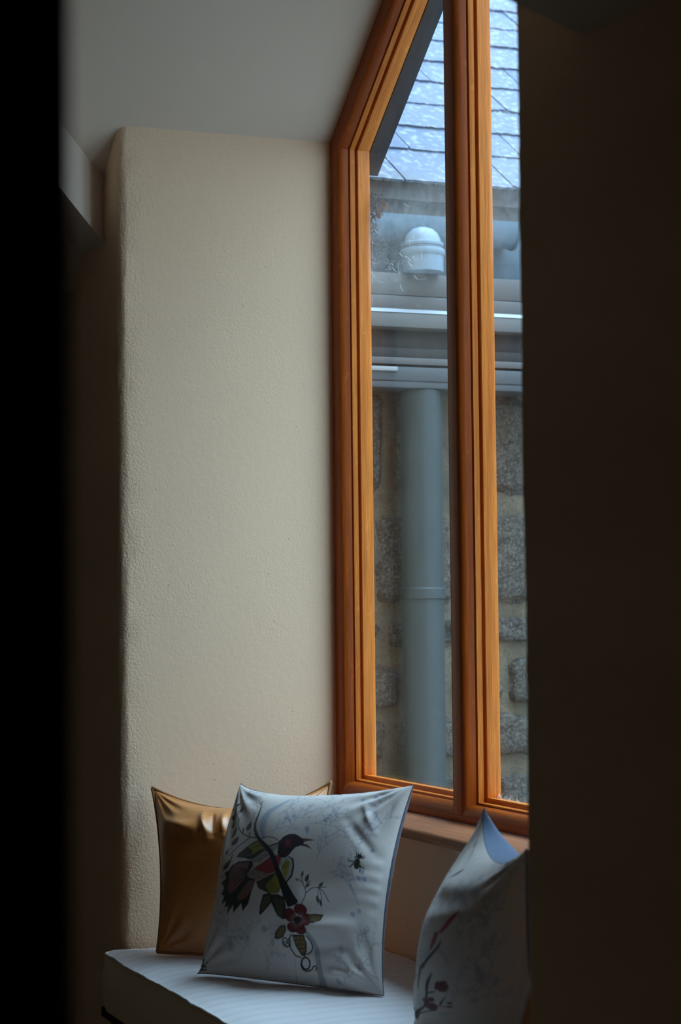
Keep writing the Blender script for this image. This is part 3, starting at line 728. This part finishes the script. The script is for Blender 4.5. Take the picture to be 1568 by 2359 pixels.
def bird_print():
    cor = [(478, 2258), (884, 2294), (952, 1810), (555, 1805)]
    p = Paint(440, cor, (.69, .63, .585), (-56, 6), .36); r = random.Random(5)
    BL = (.20, .25, .36); GR = (.27, .28, .30); K = (.012, .010, .012)
    A = lambda u, v: (480+u/4.9, 1820+v/4.9)
    B = lambda u, v: (580+u/7.127, 2060+v/7.127)
    E = lambda u, v: (400+u/2.703, 1780+v/2.703)
    AA = lambda L: [A(*q) for q in L]; BB = lambda L: [B(*q) for q in L]; EE = lambda L: [E(*q) for q in L]
    # faint background toile
    p.line(EE([(770, 150), (700, 215), (640, 265), (605, 330), (592, 400), (598, 470)]), [4, 8, 12, 15, 14, 9], (.25, .33, .45), .75, 2.)
    for k in range(16):
        t = k/15; p.line([E(600+170*t*t+r.uniform(-8, 8), 400-240*t), E(600+170*t*t+40, 380-240*t)], 1., BL, .5)
    for (u, v, a, L, al) in [(700, 300, -.5, 110, .6), (740, 440, -.8, 95, .55), (760, 330, -.25, 110, .5), (860, 300, -.5, 95, .5), (900, 370, -.1, 80, .6), (960, 360, -.35, 70, .5), (640, 430, -.3, 60, .5), (960, 560, -.7, 75, .45), (930, 640, -1.0, 90, .45), (1185, 640, -1.5, 110, .6), (1190, 560, -1.1, 85, .5), (1270, 470, -1.45, 90, .5),
                            (1250, 200, -2.6, 90, .45), (1190, 740, -1.8, 60, .55), (1210, 880, -2.2, 80, .55), (1130, 760, -1.9, 60, .45), (1180, 1150, -1.4, 60, .55), (1190, 1250, -1.2, 90, .6), (1120, 1270, -2.3, 50, .5), (1060, 1350, -.5, 90, .55),
                            (420, 1240, -1.2, 90, .45), (480, 1180, -1.6, 60, .45), (380, 1150, -2.0, 55, .45), (360, 1060, -2.0, 60, .4), (640, 1160, -1.7, 60, .4), (600, 1300, -1.3, 60, .45), (700, 640, -2.6, 40, .3), (450, 200, -1.1, 50, .55), (470, 130, -.6, 50, .5), (990, 200, -.9, 70, .45), (1090, 180, -.4, 80, .4), (560, 250, -1.9, 45, .55), (1300, 330, -1.2, 60, .45), (1340, 230, -1.6, 60, .4), (430, 240, -1.9, 40, .6), (300, 900, -1.7, 60, .4), (320, 1010, 1.2, 60, .4)]:
        x, y = E(u, v); sprig(p, x, y, a, L, BL if v < 1000 and u > 560 else GR, al, r)
    for (u, v, rr) in [(750, 325, 14), (795, 308, 14), (770, 345, 12), (1300, 528, 15), (1240, 668, 17), (1215, 712, 17), (1255, 712, 17), (1205, 910, 15), (1160, 935, 17), (1280, 160, 16), (1205, 182, 14), (380, 1145, 17), (440, 1110, 15), (480, 1105, 16), (375, 1170, 15), (1045, 1335, 15), (590, 1060, 20)]:
        x, y = E(u, v); p.ell(x, y, rr/2.7, rr/2.9, r.random(), (.20, .24, .40) if u > 560 else GR, .6, .8)
    p.leafs(*E(880, 385), 24, 11, 1.55, BL, .7); p.leafs(*E(640, 1110), 22, 10, 1.6, GR, .5); p.leafs(*E(990, 330), 17, 9, 1.2, BL, .6)
    p.line(EE([(860, 1060), (895, 1120), (915, 1200), (930, 1280), (945, 1360)]), [8, 11, 12, 14, 17], (.21, .22, .24), .7, 1.5)
    p.line(EE([(775, 1220), (770, 1290), (790, 1350)]), 2, GR, .5)
    # leafless dark twigs at left
    for P_, wd in [([(650, 130), (665, 190), (650, 290), (620, 380), (595, 460), (590, 540), (610, 620)], [6, 10, 15, 20, 24, 30, 40]), ([(652, 180), (632, 145), (655, 60)], [8, 6, 3]), ([(665, 190), (668, 140), (692, 118)], [8, 7, 3]),
                   ([(595, 655), (520, 640), (440, 590), (400, 530), (385, 470), (395, 400), (370, 340), (310, 280)], [12, 12, 12, 11, 10, 10, 9, 8]), ([(370, 340), (400, 260), (430, 210)], [8, 6, 4]), ([(395, 400), (410, 365)], [8, 4]),
                   ([(520, 650), (430, 720), (365, 780), (320, 840), (250, 870)], [10, 9, 9, 8, 5]), ([(440, 590), (450, 520)], [8, 14]), ([(520, 640), (525, 580)], [9, 14]), ([(330, 860), (300, 960), (240, 1010)], [9, 8, 6]), ([(180, 1100), (230, 1110)], [8, 6]),
                   ([(700, 200), (650, 260)], [3, 5]), ([(580, 400), (585, 300), (555, 250)], [4, 4, 3]), ([(585, 320), (630, 280)], [3, 3])]:
        p.line(AA(P_), [q/4.9*1.15 for q in wd], K, .95)
    for (u, v, L, wd, a) in [(490, 560, 150, 60, -1.15), (300, 640, 170, 55, -1.1), (315, 740, 150, 60, -.95), (225, 1040, 160, 55, -.95), (300, 500, 120, 40, -1.4), (330, 330, 120, 30, -1.6), (395, 300, 90, 26, -1.1), (300, 270, 70, 24, -1.9), (250, 850, 90, 26, -1.3), (340, 230, 90, 30, -.9), (300, 400, 110, 34, -1.5)]:
        x, y = A(u, v); p.leafs(x, y, L/4.9, wd/4.9, a, K, .92)
    # tail fan
    tail = [(330, 985), (400, 945), (560, 940), (560, 1010), (500, 1100), (590, 1180), (545, 1300), (500, 1450), (430, 1530), (420, 1440), (320, 1545), (330, 1450), (240, 1560), (270, 1460), (220, 1470), (250, 1400), (190, 1430), (225, 1340), (190, 1310), (235, 1250), (200, 1180), (260, 1140), (240, 1070), (290, 1050)]
    p.poly(AA(tail), K)
    p.poly(AA([(345, 990), (420, 965), (520, 960), (500, 1040), (480, 1100), (450, 1180), (380, 1260), (300, 1330), (270, 1270), (290, 1180), (290, 1100), (320, 1040)]), (.23, .105, .075))
    p.poly(AA([(520, 1180), (580, 1190), (540, 1290), (480, 1380), (390, 1420), (370, 1370), (440, 1280), (490, 1200)]), (.23, .105, .075))
    for k in range(13):
        a = 2.0+1.35*k/12; x0, y0 = 570, 1060
        p.line(AA([(x0+60*math.cos(a), y0+60*math.sin(a)), (x0+(250+60*r.random())*math.cos(a), y0+(250+60*r.random())*math.sin(a))]), [2.4, .9], K, .85, .5)
    # upper wing, back
    p.line(AA([(680, 665), (750, 648), (830, 668), (880, 705), (885, 760)]), [2, 2, 2, 2, 2], K)
    p.poly(AA([(370, 890), (400, 840), (480, 770), (590, 700), (660, 690), (705, 790), (620, 855), (520, 900), (450, 905)]), (.06, .055, .02))
    p.poly(AA([(500, 770), (640, 700), (700, 790), (540, 875), (560, 820)]), (.33, .30, .03))
    for k in range(5): p.line(AA([(510+25*k, 800-10*k), (660+8*k, 730+12*k)]), .9, K, .8)
    p.poly(AA([(480, 880), (640, 830), (740, 790), (880, 720), (870, 800), (760, 890), (640, 975), (560, 960), (520, 920)]), (.36, .34, .30))
    p.poly(AA([(450, 890), (540, 870), (700, 800), (720, 815), (560, 920), (500, 925)]), K, .9)
    p.line(AA([(880, 730), (770, 770), (740, 800)]), 3, K)
    # breast
    p.poly(AA([(490, 1100), (560, 1040), (700, 960), (860, 880), (910, 900), (900, 1000), (830, 1090), (700, 1165), (600, 1180), (500, 1140)]), (.30, .22, .19))
    p.poly(AA([(560, 1040), (700, 960), (770, 905), (890, 880), (890, 960), (835, 1085), (740, 1110), (620, 1065)]), (.36, .03, .045))
    for _ in range(150):
        u, v = r.uniform(480, 900), r.uniform(740, 1180)
        if abs(v-(1150-(u-480)*.72)) < 125: p.ell(*A(u, v), r.uniform(.7, 1.7), r.uniform(.5, 1), r.uniform(0, 3), K, .9, .4)
    for _ in range(40):
        u, v = r.uniform(520, 760), r.uniform(1090, 1160); p.ell(*A(u, v), 1.3, .7, r.uniform(0, 3), (.5, .46, .42), .8, .4)
    # right wing
    p.poly(AA([(890, 1000), (905, 930), (980, 900), (1035, 920), (1045, 1010), (1010, 1130), (950, 1210), (900, 1120)]), (.42, .40, .36))
    p.poly(AA([(900, 1020), (970, 940), (1000, 960), (980, 1090), (935, 1170)]), (.33, .28, .035))
    p.line(AA([(985, 900), (1035, 930), (1040, 1020), (1015, 1130), (950, 1210)]), [2, 4, 4, 4, 3], K)
    for k in range(4): p.line(AA([(910+16*k, 1060-10*k), (960+12*k, 950+10*k)]), 1., K, .7)
    # lower wing and leaf
    p.poly(AA([(595, 1195), (700, 1160), (850, 1085), (890, 1250), (860, 1330), (760, 1345), (690, 1310), (620, 1275)]), (.055, .05, .02))
    p.poly(AA([(700, 1250), (850, 1100), (885, 1250), (850, 1330), (760, 1340)]), (.30, .27, .03))
    for k in range(9): p.line(AA([(650+22*k, 1290+5*k), (760+14*k, 1130+22*k)]), 1.1, K, .85)
    p.poly(BB([(190, 575), (210, 440), (270, 250), (400, 230), (410, 380), (330, 470), (225, 575)]), K)
    p.poly(BB([(215, 545), (235, 440), (290, 290), (385, 260), (385, 370), (300, 470)]), (.11, .09, .03))
    p.line(BB([(215, 550), (290, 400), (370, 300)]), 1, K)
    p.poly(BB([(390, 250), (520, 245), (625, 290), (655, 430), (640, 640), (580, 645), (500, 590), (445, 470), (400, 370)]), (.03, .027, .015))
    for i in range(9):
        for j in range(6): p.ell(*B(430+34*j-4*i, 300+38*i+12*j), 1.5, 1.1, .6, (.30, .25, .12), .9 if 430+34*j-4*i < 640 and i*38+j*12 < 330 and 430+34*j > 440+i*15 else 0, .4)
    # trunk over everything
    p.line(AA([(610, 620), (650, 690), (720, 770), (780, 850), (820, 950), (850, 1050), (890, 1160), (930, 1260), (970, 1360)]), [q/4.9 for q in (42, 50, 58, 58, 58, 60, 70, 95, 120)], K)
    p.poly(AA([(900, 1200), (960, 1210), (1000, 1300), (1080, 1415), (1060, 1450), (960, 1490), (925, 1400)]), K)
    # head and beak
    p.poly(AA([(1130, 665), (1200, 672), (1300, 690), (1200, 705), (1150, 725)]), (.13, .06, .035)); p.poly(AA([(1120, 735), (1200, 745), (1262, 805), (1190, 775), (1130, 765)]), (.10, .05, .03))
    p.poly(AA([(880, 720), (930, 655), (1000, 615), (1070, 615), (1125, 650), (1160, 690), (1165, 735), (1120, 765), (1070, 785), (1030, 830), (990, 885), (950, 915), (895, 920), (862, 870), (870, 780)]), (.022, .006, .009))
    p.ell(*A(985, 735), 8, 10, .2, (.16, .01, .018), .9, 4.); p.ell(*A(980, 725), 4, 6, .2, (.26, .012, .02), .8, 3.)
    p.ell(*A(1085, 700), 2, 1.6, 0, (.01, .01, .01), 1)
    # flower
    for (u, v, a, b_, an) in [(720, 575, 115, 95, 1.2), (895, 480, 110, 95, .3), (1000, 640, 100, 105, .9), (900, 790, 110, 85, .2), (760, 770, 95, 80, .4)]:
        p.ell(*B(u, v), a/7.1, b_/7.1, an, (.03, .004, .006)); p.ell(*B(u, v), (a-12)/7.1, (b_-12)/7.1, an, (.15, .016, .02))
    for k in range(40):
        a = 2*math.pi*k/40; p.line(BB([(850+70*math.cos(a), 655+70*math.sin(a)), (850+(120+40*r.random())*math.cos(a), 655+(120+40*r.random())*math.sin(a))]), [1.4, .5], (.42, .24, .22), .7, .4)
    p.ell(*B(850, 655), 10, 10, 0, (.02, .01, .01), 1, 2)
    # olive leaves round the flower
    def scaly(P, cells):
        p.poly(BB(P), K); c_ = np.mean(P, axis=0); p.poly(BB([tuple(c_+(np.array(q)-c_)*.86) for q in P]), (.13, .085, .035))
        for (u, v) in cells: p.ell(*B(u, v), 2.2, 1.2, .3, (.36, .27, .12), .8, .5)
    scaly([(1000, 555), (1130, 530), (1275, 530), (1240, 640), (1110, 700), (1050, 650)], [(1120, 580), (1160, 600), (1200, 590), (1120, 630), (1160, 640), (1090, 600)])
    scaly([(430, 945), (460, 830), (560, 740), (640, 740), (650, 820), (590, 920), (500, 955)], [(520, 850), (560, 820), (600, 800), (550, 870), (590, 850), (500, 890)])
    scaly([(740, 880), (950, 880), (965, 1000), (930, 1200), (860, 1170), (780, 1050)], [(780, 930), (840, 920), (900, 920), (800, 990), (850, 980), (900, 985), (840, 1050), (890, 1045), (870, 1110), (905, 1100)])
    def arc(cx, cy, rx, ry, a0, a1, n=16): return [(cx+rx*math.cos(a0+(a1-a0)*k/n), cy+ry*math.sin(a0+(a1-a0)*k/n)) for k in range(n+1)]
    for P_, wd in [([(725, 880), (685, 960), (680, 1050), (710, 1110), (770, 1185), (860, 1210)], 2.6), (arc(685, 990, 22, 60, 0, 6.3), 1.6), (arc(612, 990, 42, 62, 1.2, 6.6), 2.4), (arc(612, 1000, 20, 30, -.5, 4), 2.2), ([(600, 1050), (640, 1062), (675, 1040)], 2.6), (arc(950, 1020, 95, 135, -1.3, 1.5), 2.6),
                   (arc(935, 1290, 72, 84, 0, 6.3), 3.6), (arc(945, 1300, 90, 100, .9, 3.2), 2.6), ([(1000, 1395), (1040, 1370), (1060, 1330), (1100, 1325), (1118, 1355), (1100, 1385)], 2.6)]:
        p.line(BB(P_), wd, K)
    # leafy twig right of the flower
    G = (.025, .035, .02)
    for P_, wd in [([(1120, 1440), (1150, 1370), (1165, 1300), (1135, 1200), (1085, 1160)], 1.8), ([(1135, 1210), (1125, 1130), (1140, 1070)], 1.6), ([(1160, 1260), (1190, 1180), (1205, 1100)], 1.6), ([(1170, 1310), (1230, 1250), (1300, 1238), (1395, 1225)], 1.8), ([(1310, 1240), (1370, 1290), (1430, 1390)], 1.8), ([(1305, 1240), (1300, 1330), (1320, 1400)], 1.4), ([(1315, 1250), (1345, 1340), (1345, 1440)], 1.4), ([(1300, 1235), (1355, 1180)], 1.4), ([(1165, 1230), (1220, 1170)], 1.4)]:
        p.line(AA(P_), wd, G)
    for (u, v, L, wd, a) in [(1130, 1130, 70, 26, -1.3), (1165, 1190, 110, 40, -1.15), (1085, 1190, 50, 20, -2.2), (1310, 1230, 80, 36, -.85), (1290, 1330, 110, 30, 1.4), (1325, 1370, 100, 30, 1.35), (1160, 1250, 80, 24, -.7)]:
        x, y = A(u, v); p.leafs(x, y, L/4.9, wd/4.9, a, G, .9)
    # bee
    Cc = lambda u, v: (740+u/4.536, 1780+v/4.536)
    p.ell(*Cc(425, 1015), 10, 5, .1, (.42, .50, .44), .8); p.ell(*Cc(545, 1050), 9, 5, .9, (.42, .50, .44), .8)
    p.ell(*Cc(483, 1045), 8, 14, .25, (.10, .12, .04)); p.ell(*Cc(483, 1045), 6, 12, .25, (.028, .022, .012)); p.ell(*Cc(512, 968), 6, 5.5, 0, K)
    for P_ in [[(480, 975), (478, 925)], [(500, 960), (500, 935)], [(520, 955), (530, 930)], [(540, 985), (575, 968)], [(535, 965), (560, 955)], [(450, 1030), (390, 1025), (380, 1005)], [(440, 1050), (400, 1090)], [(520, 1060), (510, 1130)], [(525, 1070), (570, 1090)], [(470, 985), (455, 975)]]:
        p.line([Cc(*q) for q in P_], [3, 2, 1.5][:len(P_)], K)
    for P_ in [[(225, 1215), (225, 1275)], [(205, 1240), (245, 1265)], [(250, 1235), (215, 1280)], [(200, 1275), (250, 1280)]]: p.line(EE(P_), 2.4, K)
    return p
def red_print(cor):
    p = Paint(260, cor, (.69, .63, .585), (-112, 0), .15); r = random.Random(9); K = (.02, .012, .018); RD = (.25, .015, .03)
    A = lambda u, v: (940+u/5.807, 1840+v/5.807); B = lambda u, v: (930+u/5.6, 2080+v/5.6)
    for _ in range(46):
        x, y = r.uniform(930, 1200), r.uniform(1880, 2420); p.ell(x, y, r.uniform(3, 9), r.uniform(8, 26), r.uniform(-.5, .9), (.26, .31, .42), r.uniform(.25, .6), 3)
    for _ in range(26):
        sprig(p, r.uniform(950, 1200), r.uniform(1900, 2400), r.uniform(-2, -.8), 60, (.25, .29, .38), .45, r)
    p.line([A(720, 465), A(800, 430), A(860, 395)], [1.5, 7, 4], (.10, .03, .07)); p.line([A(640, 1100), A(740, 1010), A(850, 915)], [7, 9, 3], (.45, .06, .13))
    p.line([A(590, 1110), A(560, 1200), A(525, 1290)], [8, 9, 5], (.32, .02, .06)); p.line([A(640, 1220), A(600, 1290), A(530, 1370), A(460, 1480), A(430, 1560)], [3, 5, 6, 5, 5], K)
    L = lambda P_, wd, c=K: p.line([B(*q) for q in P_], wd, c)
    L([(540, 0), (450, 150), (425, 300), (400, 440), (385, 560)], [5, 5, 5, 4, 2]); L([(350, 220), (310, 310), (285, 385)], [8, 7, 4], RD); L([(350, 200), (380, 260), (330, 470)], [2, 3, 2])
    L([(560, 250), (520, 380), (505, 480), (500, 600), (470, 800), (440, 900), (330, 1060), (260, 1200), (210, 1350)], [3, 7, 6, 5, 6, 6, 9, 14, 4])
    L([(590, 950), (480, 1010), (370, 1090), (300, 1150)], [3, 5, 5, 5]); L([(520, 590), (580, 560)], 5)
    for (u, v, rr) in [(665, 460, 82), (540, 720, 44), (535, 880, 78), (480, 760, 50)]:
        for k in range(5): p.ell(B(u, v)[0]+.45*rr/5.6*math.cos(k*1.256), B(u, v)[1]+.6*rr/5.6*math.sin(k*1.256), .55*rr/5.6, .7*rr/5.6, k, (.16, .010, .014), 1)
        p.ell(*B(u, v), 4, 5, 0, (.05, .006, .008), 1, 2)
    L([(600, 840), (700, 838), (770, 828)], 3); L([(640, 800), (660, 730), (700, 640)], [5, 4, 2]); p.ell(*B(745, 755), 6, 4, 0, K); p.ell(*B(745, 828), 6, 3.5, 0, K)
    for (u, v, a, b_) in [(230, 530, 9, 24), (180, 660, 7, 20), (250, 620, 4, 14), (160, 770, 6, 14), (230, 800, 3, 20), (220, 1060, 3, 8)]: p.ell(*B(u, v), a, b_, .35, K, .85)
    t = np.linspace(0, 2*math.pi, 22); p.line([B(150+42*math.cos(q), 1000+150*math.sin(q)) for q in t], 3.5, K); L([(130, 1150), (95, 1300)], [3, 2]); L([(60, 1440), (90, 1560)], [2, 3], (.2, .01, .02))
    return p

def seg_d(S, T, a, b):
    L = (b[0]-a[0])**2+(b[1]-a[1])**2; t = np.clip(((S-a[0])*(b[0]-a[0])+(T-a[1])*(b[1]-a[1]))/L, 0, 1)
    return np.hypot(S-a[0]-t*(b[0]-a[0]), T-a[1]-t*(b[1]-a[1])), t
def pillow(name, label, group, corners, N, tf, tb, pinch, folds, mf, mb, paint=None, piping=None, seed=1, sag=0., peak=None, wr=1.0, kp=.5, skew=1.0):
    """corners BL BR TR TL; pinch = inward pull (bottom, right, top, left); folds = (s0,t0,s1,t1,width,height)"""
    BL, BR, TR, TL = [np.array(c, float) for c in corners]
    g = np.linspace(0, 1, N); S, T = np.meshgrid(g, g); s, t = S.ravel(), T.ravel()
    peak = peak or (.5, .5, .5, .5)
    def hump(x, pk): e = math.log(.5)/math.log(pk); y = x**e; return (4*y*(1-y))**.9
    U = (BR-BL+TR-TL)/2; Vv = (TL-BL+TR-BR)/2; U = U/np.linalg.norm(U); Vv = Vv/np.linalg.norm(Vv)
    n = np.cross(U, Vv); n /= np.linalg.norm(n)
    if n@(CAM-(BL+TR)/2) < 0: n = -n
    P = ((1-s)*(1-t))[:, None]*BL+(s*(1-t))[:, None]*BR+(s*t)[:, None]*TR+((1-s)*t)[:, None]*TL
    P += np.outer(pinch[0]*hump(s, peak[0])*(1-t)**2.5, Vv)-np.outer(pinch[2]*hump(s, peak[2])*t**2.5, Vv)
    P += np.outer(pinch[3]*hump(t, peak[3])*(1-s)**2.5, U)-np.outer(pinch[1]*hump(t, peak[1])*s**2.5, U)
    a, b = 2*s-1, 2*t**skew-1
    prof = np.clip((1-a*a)*(1-b*b), 0, 1)
    h = plump(a, b, kp)
    h = h*(1-sag*(t-.5))
    edge = np.clip(prof*14, 0, 1)
    rr = np.random.RandomState(seed); wv = np.zeros_like(s)
    for _ in range(9):
        fx, fy, ph = rr.uniform(-11, 11), rr.uniform(-11, 11), rr.uniform(0, 6.28); wv += np.sin(fx*s*1.2+fy*t*1.2+ph+1.5*np.sin(4*s+ph)*rr.uniform(.3, 1))*.0011*wr
    # gathers radiating from the corners and edge puckers
    for (c0, c1) in ((0, 0), (1, 0), (1, 1), (0, 1)):
        ds, dt = s-c0, t-c1; ang = np.arctan2(dt, ds); dist = np.hypot(ds, dt)
        wv += .0030*wr*np.sin(ang*15+rr.uniform(0, 6))*np.exp(-((dist-.16)/.11)**2)
    for (q, w_) in ((s, t), (t, s), (s, 1-t), (t, 1-s)):
        wv += .0016*wr*np.sin(q*58+6*np.sin(q*9+rr.uniform(0, 6)))*np.exp(-w_/.05)
    fo = np.zeros_like(s)
    for (s0, t0, s1, t1, wd, am) in folds:
        d, tt = seg_d(s, t, (s0, t0), (s1, t1)); fo += am*np.exp(-(d/wd)**2)*np.sin(np.pi*np.clip(tt, .08, .92))
    front = P+np.outer(tf*h+(wv+fo)*edge, n)
    back = P-np.outer(tb*plump(a, b, .8)*(1-sag*(t-.5))+wv*.6*edge, n)
    root = tag(empty(name, tuple((BL+BR)/2)), label, 'pillow', group)
    I = np.arange(N*N).reshape(N, N); q = np.stack([I[:-1, :-1], I[:-1, 1:], I[1:, 1:], I[1:, :-1]], -1).reshape(-1, 4)
    def fast(nm, V, Fq, m, flip):
        me = bpy.data.meshes.new(nm); me.from_pydata(V.tolist(), [], (Fq[:, ::-1] if flip else Fq).tolist()); me.materials.append(m); me.shade_smooth()
        o = bpy.data.objects.new(nm, me); col.objects.link(o); o.parent = root; o.matrix_parent_inverse = Matrix.Translation(-Vector(root.location)); return o
    flip = np.cross(U, Vv)@n < 0
    f = fast('front_panel', front, q, mf, flip)
    if paint is not None:
        G = paint.C.reshape(paint.N, paint.N, 3); fi = np.clip(t*(paint.N-1), 0, paint.N-1.001); fj = np.clip(s*(paint.N-1), 0, paint.N-1.001)
        i0, j0 = fi.astype(int), fj.astype(int); a_, b_ = (fi-i0)[:, None], (fj-j0)[:, None]
        c = G[i0, j0]*(1-a_)*(1-b_)+G[i0+1, j0]*a_*(1-b_)+G[i0, j0+1]*(1-a_)*b_+G[i0+1, j0+1]*a_*b_
        at = f.data.color_attributes.new('print', 'FLOAT_COLOR', 'POINT'); at.data.foreach_set('color', np.hstack([c, np.ones((len(c), 1))]).ravel())
    k = max(1, (N-1)//110); sub = np.arange(0, N, k);
    if sub[-1] != N-1: sub = np.append(sub, N-1)
    ii = (sub[:, None]*N+sub[None, :]); n2 = len(sub); J = np.arange(n2*n2).reshape(n2, n2)
    q2 = np.stack([J[:-1, :-1], J[:-1, 1:], J[1:, 1:], J[1:, :-1]], -1).reshape(-1, 4)
    fast('back_panel', back[ii.ravel()], q2, mb, not flip)
    loop = list(range(0, N))+[i*N+N-1 for i in range(1, N)]+[(N-1)*N+j for j in range(N-2, -1, -1)]+[i*N for i in range(N-2, 0, -1)]
    loop = loop[::max(1, k)]
    if piping:
        bm = bmesh.new(); tube_bm([Vector(P[i]) for i in loop]+[Vector(P[loop[0]])], piping[0], bm, 8); link_bm('piping', bm, piping[1], root, True)
    else:
        bm = bmesh.new(); tube_bm([Vector(P[i]) for i in loop]+[Vector(P[loop[0]])], .0012, bm, 5); link_bm('seam', bm, mb, root, True)
    return root

def satin():
    m, t, b = mat('tan_silk_dupion', (.42, .19, .065), .40); p = gpos(t)
    n = noise_n(t, mapv(t, p, (60, 60, 700)), 1, 3, .6); n0 = noise_n(t, p, 5, 3)
    c = ramp(t, n, [(.3, (.56, .19, .030)), (.7, (.68, .27, .065))]).outputs[0]
    t.links.new(c, b.inputs['Base Color']); b.inputs['Sheen Weight'].default_value = .15; b.inputs['Sheen Roughness'].default_value = .4
    b.inputs['Sheen Tint'].default_value = (1, .8, .65, 1); b.inputs['Specular IOR Level'].default_value = 1.0
    bump(t, b, n, .2, .0006); return m
M['silk'] = satin(); M['silk_pipe'] = mat('tan_silk_piping', (.36, .15, .05), .5)[0]
pillow('gold_pillow', 'tan silk pillow with piped edge propped in the left corner, behind the bird pillow', 'tan silk pillows',
       [(.232, -.552, .697), (.51, -.235, .697), (.330, -.147, 1.085), (.035, -.502, 1.064)], 220, .135, .06, (.0, .02, .066, .018),
       [(.12, .74, .42, .66, .06, .010), (.36, .86, .42, .60, .022, .014), (.43, .84, .46, .62, .016, -.009), (.50, .85, .52, .62, .02, .010), (.05, .80, .32, .66, .04, .007), (.06, .66, .34, .56, .05, -.005)],
       M['silk'], M['silk'], None, (.0042, M['silk_pipe']), 3, peak=(.5, .5, .52, .5), sag=-.25, kp=.0, skew=1.15)
bp = bird_print()
pillow('bird_pillow', 'white linen pillow printed with a dark red headed bird on a branch, navy back', 'printed linen pillows',
       [(.520, -.548, .693), (.930, -.275, .693), (.845, -.163, 1.117), (.400, -.400, 1.097)], 440, .098, .055, (.004, .030, .030, .012),
       [(.55, .22, .95, .30, .035, .010), (.6, .14, .95, .20, .03, -.008), (.70, .04, .98, .08, .025, .010), (.80, .80, .97, .62, .02, -.006), (.84, .90, .94, .74, .015, .006), (.9, .55, .6, .40, .05, -.005), (.05, .9, .12, .6, .03, -.006)],
       M['linen'], M['navy'], bp, None, 11, peak=(.25, .5, .42, .25), sag=-.3, kp=.4, skew=1.1)
rcor = [(935, 2375), (1225, 2490), (1205, 1950), (1107, 1855)]
pillow('blossom_pillow', 'white linen pillow printed with red blossom, blue back, leaning by the right pier', 'printed linen pillows',
       [(1.235, -.345, .694), (1.70, -.320, .694), (1.765, -.370, 1.090), (1.345, -.240, 1.118)], 260, .105, .15, (.0, .02, .075, -.015),
       [(.1, .80, .8, .86, .06, .006), (.2, .68, .6, .74, .05, -.005), (.3, .6, .9, .72, .05, .005)],
       M['linen'], M['blue'], red_print(rcor), None, 21, peak=(.5, .5, .33, .6), kp=.15)
pillow('gold_pillow', 'tan silk pillow with pale piped edge, mostly hidden behind the right pier', 'tan silk pillows',
       [(1.90, -.09, .694), (1.895, -.50, .694), (2.085, -.50, 1.03), (2.095, -.06, 1.05)], 110, .05, .04, (.0, .0, .05, .0), [],
       M['silk'], M['silk'], None, (.0045, M['ticking']), 5)
